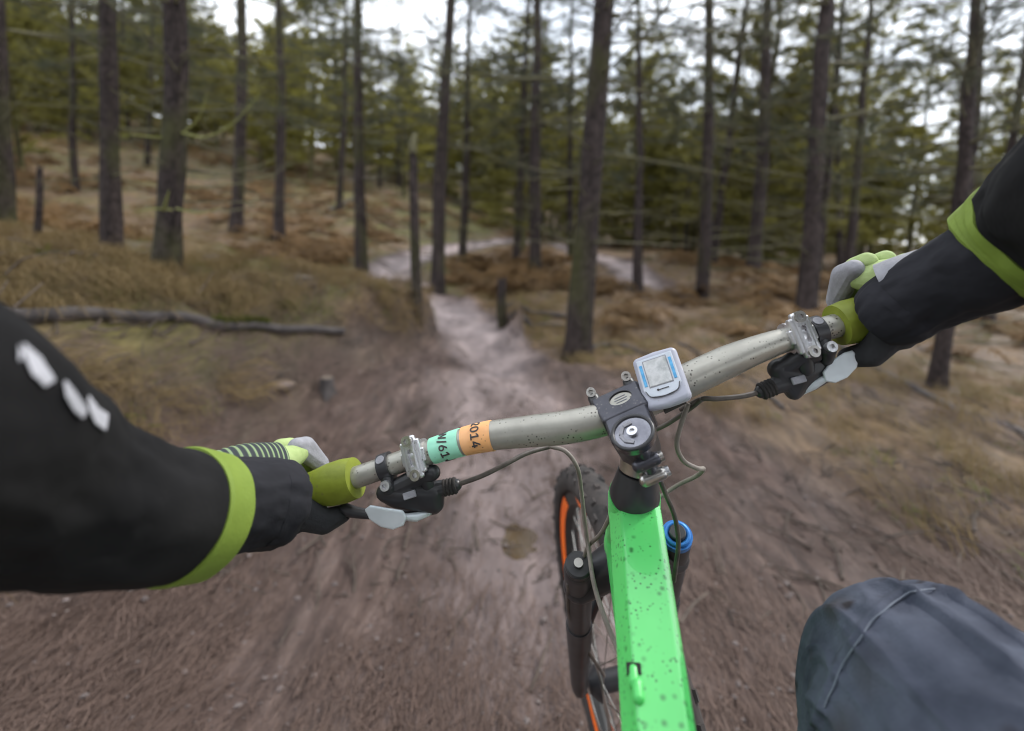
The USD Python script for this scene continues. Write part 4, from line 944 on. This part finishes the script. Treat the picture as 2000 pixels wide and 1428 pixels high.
comp.add('button_line', tube(spline([CP(-.8, .38, .0008), CP(-.6, .63, .0006), CP(0, .71, .0006), CP(.6, .63, .0006), CP(.8, .38, .0008)], 24), .0004, 6), L['ink'], smooth=True)
comp.add('logo_mark', cat(cyl(CP(-.22, .45, .0008), CP(-.22, .45, .0013), .0011, 16), rbox(CP(.06, .45, .001), cu, cv, cn, .009, .0009, .0005, .0002)), L['ink'], smooth=False)
comp.add('mount', hull((CP(-.5, .3, -.022), .006), (CP(.5, .3, -.022), .006), (CP(0, -.4, -.02), .006)) , L['black'], smooth=40)
mp, ma, mn, mu, _ = barframe(1300)
comp.add('mount_band', man(m3.Manifold.cylinder(.022, .0185, .0185, 36, True) - m3.Manifold.cylinder(.03, .0163, .0163, 36, True), frame_m(mp, mn, mu, ma)), L['rubber'], smooth=35)

# ------------------------------------------------------------------ the rider
rider = Thing('person', 'person riding the bike in black jersey, lime cuffs and gloves and blue jeans', 'person', (0.03, -.3, .04))


def sweep(rows, n, nn=56, folds=.0, seed=0, fs=(18, 2.2), ell=1.0, ref=None, rings=None, hem=None):
    """Cloth tube through (px, py, depth, radius) rows or (x, y, z, radius) world rows, with soft folds."""
    R = np.array(rows, float); c = spline(R[:, :3], n); r = spline(R[:, 3:4], n)[:, 0]
    an = np.linspace(0, 2 * np.pi, nn, endpoint=False); s = np.concatenate([[0], np.cumsum(np.linalg.norm(np.diff(c, axis=0), axis=1))])
    q = np.stack(np.broadcast_arrays(s[:, None] * fs[0], np.cos(an)[None] * fs[1], np.sin(an)[None] * fs[1]), -1)
    d = (meshkit.fbm(q + seed, 3, seed) - .5) * 2; ridge = 1 - np.abs(meshkit.noise(q * [.8, 1.1, 1.1] + seed + 7, seed + 1) - .5) * 4
    rr = r[:, None] + folds * (d + .45 * ridge)
    rr = r[:, None] + (rr - r[:, None]) * np.interp(np.linspace(0, 1, n), [0, hem[0], hem[1], 1], [1, 1, .12, .12])[:, None] if hem else rr
    if rings is not None: rr = rr + rings(s)[:, None]
    return c, rr, s, tube(c, rr, nn, ref=ref if ref is not None else [0, 0, 1])


W = lambda x, y, d, r: (*U(x, y, d), r)
shL, shR = np.array([-.2, -.2, 1.28]), np.array([.22, -.2, 1.30])
# --- left arm
lo = [(*shL, .085), (-.235, -.06, 1.17, .072), W(-420, 800, .165, .055), W(-30, 903, .24, .048), W(130, 968, .29, .0452), W(270, 1000, .335, .0438), W(345, 1004, .366, .0438), W(406, 1006, .391, .0435)]
c, rr, s, m = sweep(lo, 200, 90, .005, 4, hem=(.62, .8))
body_arm_l = c; rr_l = rr
def nearest_s(c_, x): return int(np.argmin(np.abs(proj(c_[60:])[:, 0] - x))) + 60
k1 = nearest_s(c, 340); jers = m
rider.add('jersey_sleeve', tube(c[:k1 + 1], rr[:k1 + 1], 90, ref=[0, 0, 1]), L['sleeve'], smooth=True, label='left black sleeve with white print along its upper edge')
vb, fb = tube(c[k1 - 2:], rr[k1 - 2:] + np.interp(np.linspace(0, 1, 200 - k1 + 2), [0, .1, .9, 1], [.0012, .0022, .0015, -.004])[:, None], 90, ref=[0, 0, 1])
rider.add('lime_cuff', (vb, fb), L['limeband'], smooth=60, label='left lime cuff')
# white print: shapes lying on the sleeve cloth
fr = np.linspace(0, 1, 200); fi = np.linspace(.3, 1, 900); cc_ = np.column_stack([np.interp(fi, fr, body_arm_l[:, x]) for x in range(3)])
ra_ = RegularGridInterpolator((fr, np.arange(91.)), np.column_stack([rr_l, rr_l[:, :1]])); an_ = np.linspace(0, 90, 361)[:-1]
q1, q2 = np.meshgrid(fi, an_, indexing='ij'); ref_ = frames(body_arm_l, [0, 0, 1])[1][int(.3 * 199)]
m = tube(cc_, ra_(np.stack([q1, q2], -1)), 360, ref=ref_, caps=False)
vv, ff = m; cen = proj(vv[ff].mean(1)); fn = np.cross(vv[ff][:, 1] - vv[ff][:, 0], vv[ff][:, 2] - vv[ff][:, 0]); fn /= np.maximum(np.linalg.norm(fn, axis=1, keepdims=True), 1e-12)
facing = (fn * (CAM - vv[ff].mean(1))).sum(1) > 0
from shapely import contains_xy
for k, poly in enumerate([[(-5, 640), (12, 652), (38, 690), (30, 706), (8, 708), (-5, 690)], [(42, 676), (70, 700), (98, 742), (84, 752), (60, 730), (48, 705)], [(122, 748), (140, 768), (162, 800), (158, 812), (142, 800), (126, 772)], [(168, 778), (185, 800), (222, 822), (230, 840), (208, 842), (184, 825), (172, 800)]]):
    sel = contains_xy(Polygon(poly).buffer(8).buffer(-5), cen[:, 0], cen[:, 1]) & facing
    if sel.sum() < 4: continue
    comp_ = trimesh.graph.connected_component_labels(trimesh.graph.face_adjacency(ff[sel]), node_count=int(sel.sum())); f = ff[sel][comp_ == np.bincount(comp_).argmax()]; ids, inv = np.unique(f, return_inverse=True); vn = np.zeros_like(vv); np.add.at(vn, ff.ravel(), np.repeat(fn, 3, 0)); vn = vn[ids]; vn /= np.linalg.norm(vn, axis=1, keepdims=True)
    rider.add('sleeve_print', (vv[ids] + vn * .0012, inv.reshape(-1, 3)), L['print'], smooth=True)
# inner dark cuff covering the heel of the hand
li = [W(330, 992, .362, .036), W(395, 992, .385, .0355), W(440, 988, .405, .0345), W(500, 984, .43, .035), W(520, 984, .438, .0355), W(550, 985, .449, .034), W(570, 986, .456, .028), W(581, 987, .46, .014)]
_, _, _, m = sweep(li, 140, 90, .0034, 9, (34, 2.4))
rider.add('under_sleeve', m, L['navy'], smooth=True, label='left dark under sleeve reaching over the heel of the hand')
_, _, _, _ = sweep(li, 10, 12)
rider.add('piping', tube(spline([U(442, 938, .366), U(446, 960, .3655), U(442, 985, .366), U(436, 1005, .367)], 12), [.0002, .0004, .0005, .0006, .0006, .0006, .0006, .0006, .0005, .0004, .0003, .0002], 6), L['print'], smooth=True)
# --- right arm
ro = [(*shR, .085), (.33, -.05, 1.27, .078), W(2560, 130, .26, .07), W(2250, 330, .31, .062), W(2110, 410, .365, .055), W(2030, 462, .395, .051), W(1985, 490, .41, .0495), W(1948, 514, .42, .048)]
c, rr, s, m = sweep(ro, 200, 90, .005, 14, hem=(.62, .8))
k1 = nearest_s(c, 2040)
k1 = min(max(k1, 110), 192)
rider.add('jersey_sleeve', tube(c[:k1 + 1], rr[:k1 + 1], 90, ref=[0, 0, 1]), L['sleeve'], smooth=True, label='right black sleeve')
rider.add('lime_cuff', tube(c[k1 - 2:], rr[k1 - 2:] + np.interp(np.linspace(0, 1, 200 - k1 + 2), [0, .1, .9, 1], [.0012, .0022, .0015, -.004])[:, None], 90, ref=[0, 0, 1]), L['limeband'], smooth=60, label='right lime cuff')
ri = [W(1975, 495, .405, .037), W(1915, 525, .42, .0365), W(1860, 548, .435, .034), W(1800, 575, .45, .0325), W(1762, 597, .46, .032), W(1736, 616, .464, .031), W(1716, 631, .467, .026), W(1706, 638, .47, .012)]
_, _, _, m = sweep(ri, 140, 90, .0036, 19, (34, 2.4))
rider.add('under_sleeve', m, L['navy'], smooth=True, label='right dark under sleeve reaching over the heel of the hand')


def taubin(mf, ref, it=12):
    m = mf.refine_to_length(ref).to_mesh(); t = trimesh.Trimesh(m.vert_properties[:, :3], m.tri_verts, process=True); trimesh.smoothing.filter_taubin(t, .5, .53, it); return np.array(t.vertices), np.array(t.faces)


def hand(px_in, px_out, wrist, s_in):
    """A gloved hand closed round the grip between px_in (index) and px_out (little finger)."""
    back = []; fing = []
    kn = []
    for k in range(4):
        x = px_in + (px_out - px_in) * k / 3; p, a, n, up, _ = barframe(x); r = (.0095, .0098, .0094, .0084)[k]; l = (.98, 1.05, 1., .86)[k]
        K = p + up * .046 * l - n * (.006); P1 = p + up * .024 - n * (.031 * l); P2 = p - up * .010 - n * (.030 * l); P3 = p - up * .026 - n * .006
        fing.append(taubin(hull((K + n * .016 + up * .001, r * 1.0), (K, r * 1.14), (P1, r)) + hull((P1, r), (P2, r * .92)) + hull((P2, r * .92), (P3, r * .82)), .003, 10)); kn.append((K - up * .004 + n * .004, r * .85))
    p, a, n, up, _ = barframe((px_in + px_out) / 2)
    w1 = (np.asarray(wrist), .026)
    palm = hull(kn[0], kn[1], w1) + hull(kn[1], kn[2], w1) + hull(kn[2], kn[3], w1) + hull((p + n * .026 + up * .022, .018), kn[0], kn[3], w1)
    pi_, ai, ni, ui, _ = barframe(px_in + s_in * 14)
    T0 = pi_ + ni * .026 + ui * .004 - ai * s_in * .032; T1 = pi_ + ni * .019 - ui * .019 - ai * s_in * .008; T2 = pi_ + ni * .006 - ui * .033 + ai * s_in * .006; T3 = pi_ - ni * .012 - ui * .032 + ai * s_in * .016
    thumb = taubin(hull((T0, .027), (T0 * .3 + T1 * .7 - ui * .004, .021)) + hull((T0 * .3 + T1 * .7, .019), (T1, .0165)) + hull((T1, .0165), (T2, .0125)) + hull((T2, .0125), (T3, .0095)), .003, 8)
    return taubin(palm, .0035, 10), fing, thumb, kn


for (pin, pout, wr, s_in, lab) in ((606, 492, U(460, 950, .452), 1, 'left'), (1690, 1785, U(1805, 552, .462), -1, 'right')):
    palm, fing, thumb, kn = hand(pin, pout, wr, s_in)
    gl = rider.add('glove', palm, L['glove'], smooth=True, label=lab + ' lime knitted glove gripping the bar')
    for k, f in enumerate(fing): rider.add('finger', f, L['glove'] if k else L['glovegrey'], parent=gl, smooth=True)
    rider.add('thumb', thumb, L['glovepalm'], parent=gl, smooth=True)
# striped knit at the back of the left glove, plain dark knit on the right
c = spline([U(415, 945, .44), U(455, 932, .452), U(500, 925, .468), U(538, 922, .482)], 40); rr_ = np.interp(np.linspace(0, 1, 40), [0, .5, 1], [.025, .027, .0265]) + .0005 * np.sin(np.linspace(0, 80, 40))
v, f = tube(c, rr_, 48, caps=False); uvv = np.column_stack([np.repeat(np.linspace(0, 1, 40) * .072, 48), np.tile(np.linspace(0, 1, 48), 40)])
rider.add('glove_cuff', (v, f), L['stripes'], smooth=True, uv=uvv, label='left glove cuff with dark and lime stripes')
c = spline([U(1735, 570, .472), U(1775, 556, .462), U(1830, 540, .452)], 24)
v, f = tube(c, .0275, 40, caps=False); rider.add('glove_cuff', (v, f), L['glovegrey'], smooth=True, label='right grey glove cuff')
# --- body under the clothes (one continuous figure) and the clothes themselves
J = {'pel': (.05, -.33, .80), 'waist': (.04, -.36, .98), 'chest': (.02, -.27, 1.18), 'neck': (.02, -.17, 1.36), 'head': (.02, -.1, 1.50)}
kR, kL = U(1800, 1388, .37), np.array([-.12, .1, .6]); fR, fL = BB + [.14, .16, .08], BB + [-.13, -.14, .02]
eL, eR = np.array(U(-420, 800, .165)), np.array(U(2560, 130, .26))
bones = [(J['pel'], .11, J['waist'], .1), (J['waist'], .1, J['chest'], .11), (J['chest'], .11, J['neck'], .055), (J['neck'], .052, J['head'], .075), (J['chest'], .09, shL, .05), (J['chest'], .09, shR, .05),
         (shL, .05, eL, .035), (eL, .035, U(-30, 884, .24), .03), (U(-30, 884, .24), .03, U(270, 985, .335), .027), (U(270, 985, .335), .027, U(400, 995, .385), .022), (U(400, 995, .385), .022, U(520, 980, .44), .021), (shR, .05, eR, .038), (eR, .038, U(2110, 410, .365), .03), (U(2110, 410, .365), .03, U(1948, 514, .42), .024), (U(1948, 514, .42), .024, U(1800, 575, .45), .021),
         (J['pel'], .09, kR, .05), (kR, .05, fR, .035), (J['pel'], .09, kL, .05), (kL, .05, fL, .035)]
bm = m3.Manifold()
for a, ra, b, rb_ in bones: bm = bm + hull((a, ra), (b, rb_), seg=20)
rider.add('body', taubin(bm, .02, 8), L['skin'], smooth=True)
ch, wa, ne = np.array(J['chest']), np.array(J['waist']), np.array(J['neck'])
jm = hull((ch + [-.07, 0, .02], .125), (ch + [.07, 0, .02], .125), (wa + [-.05, 0, 0], .115), (wa + [.05, 0, 0], .115)) + hull((ch + [-.07, 0, .04], .1), (ch + [.07, 0, .04], .1), (ne - [0, .02, .03], .06), (shL, .08), (shR, .08)) + hull((wa + [-.05, 0, 0], .115), (wa + [.05, 0, 0], .115), (np.array(J['pel']) + [-.05, -.02, .08], .115), (np.array(J['pel']) + [.05, -.02, .08], .115))
rider.add('jersey', taubin(jm, .02, 10), L['sleeve'], smooth=True)
hd = np.array(J['head']); face = nrm([0, .95, -.2])
rider.add('helmet', taubin(hull((hd + [0, -.04, .05], .1), (hd + [0, .03, .05], .095)) - man(m3.Manifold.cube([.4, .4, .3], True), frame_m(hd + [0, .05, -.11], *np.eye(3))), .012, 6), L['helmet'], smooth=60)
# jeans: right leg with the raised knee in view
hipR, hipL = np.array([.14, -.33, .78]), np.array([-.03, -.33, .78])
jr = [(*hipR, .108), (*(hipR * .6 + kR * .4 + [.03, 0, .04]), .1), (*(hipR * .25 + kR * .75 + [.03, .01, .024]), .086), (*(kR + [.006, 0, 0]), .076), (*(kR * .8 + fR * .2 + np.array([-.005, .01, -.01])), .069), (*(kR * .45 + fR * .55), .058), (*(kR * .1 + fR * .9), .05)]
c, rr, s, m = sweep(jr, 420, 200, .0075, 25, (15, 1.7), ref=[0, 0, 1])
an = np.linspace(0, 2 * np.pi, 200, endpoint=False); q3 = lambda a, b: np.stack(np.broadcast_arrays(s[:, None] * a, np.cos(an)[None] * b, np.sin(an)[None] * b), -1)
fold = lambda a, b, w, sd_: np.clip(1 - np.abs(meshkit.fbm(q3(a, b), 2, sd_) - .5) / w, 0, 1) ** 2
rr = rr + (meshkit.fbm(q3(4, 3), 2, 71) - .5) * .012 + fold(9, 1.6, .1, 77) * .005 + fold(3, 2.6, .07, 83) * .006
m = tube(c, rr, 200, ref=[0, 0, 1])
v0, f0 = m; vg = v0[:420 * 200].reshape(420, 200, 3)
# a raised flat-felled seam runs over the knee and down its outer side
tg = np.array([(1880, 1158), (1800, 1150), (1752, 1166), (1700, 1208), (1655, 1270), (1622, 1335), (1598, 1395), (1585, 1440), (1575, 1500)])
pg = proj(vg); nv = vg - c[:, None]; fc = (nv * (CAM - vg)).sum(-1) > -.002; tl = spline(tg, 160)
dd = np.sqrt(np.min((pg[..., 0, None] - tl[:, 0]) ** 2 + (pg[..., 1, None] - tl[:, 1]) ** 2, -1)); side = pg[..., 0] + pg[..., 1] * .45
lift = np.where(fc & (pg[..., 2] > .1), np.exp(-(dd / 9) ** 2) * .0028, 0)
rr = rr + lift; m = tube(c, rr, 200, ref=[0, 0, 1])
rider.add('jeans', m, L['denim'], smooth=True, label='blue denim trouser leg over the raised right knee')
vv = m[0][:420 * 200].reshape(420, 200, 3); pj = proj(vv)
jl = [(*hipL, .105), (*(hipL * .5 + kL * .5), .09), (*kL, .07), (*(kL * .5 + fL * .5), .058), (*(kL * .1 + fL * .9), .05)]
rider.add('jeans', sweep(jl, 80, 50, .004, 27, (7, 2.4))[3], L['denim'], smooth=True)
for ft in (fR, fL): rider.add('shoe', taubin(hull((ft + [0, -.06, -.035], .035), (ft + [0, .12, -.045], .03), (ft + [0, .02, -.01], .042)), .01, 6), L['rubber'], smooth=True)
# outer side seam: a column of the cloth grid that runs along the knee's left face
pj[~fc] = 1e6; rows = []
for x, y in spline(tg, 40)[4:38]:
    k = np.unravel_index(np.argmin((pj[..., 0] - x - 10) ** 2 + (pj[..., 1] - y - 4) ** 2), pj.shape[:2]); rows.append(vv[k] + nrm(nv[k]) * .0012)
rows = np.array(rows); rows[1:-1] = (rows[:-2] + rows[1:-1] * 2 + rows[2:]) / 4
rider.add('seam', tube(spline(rows, 90), .0006, 6), L['seam'], smooth=True)
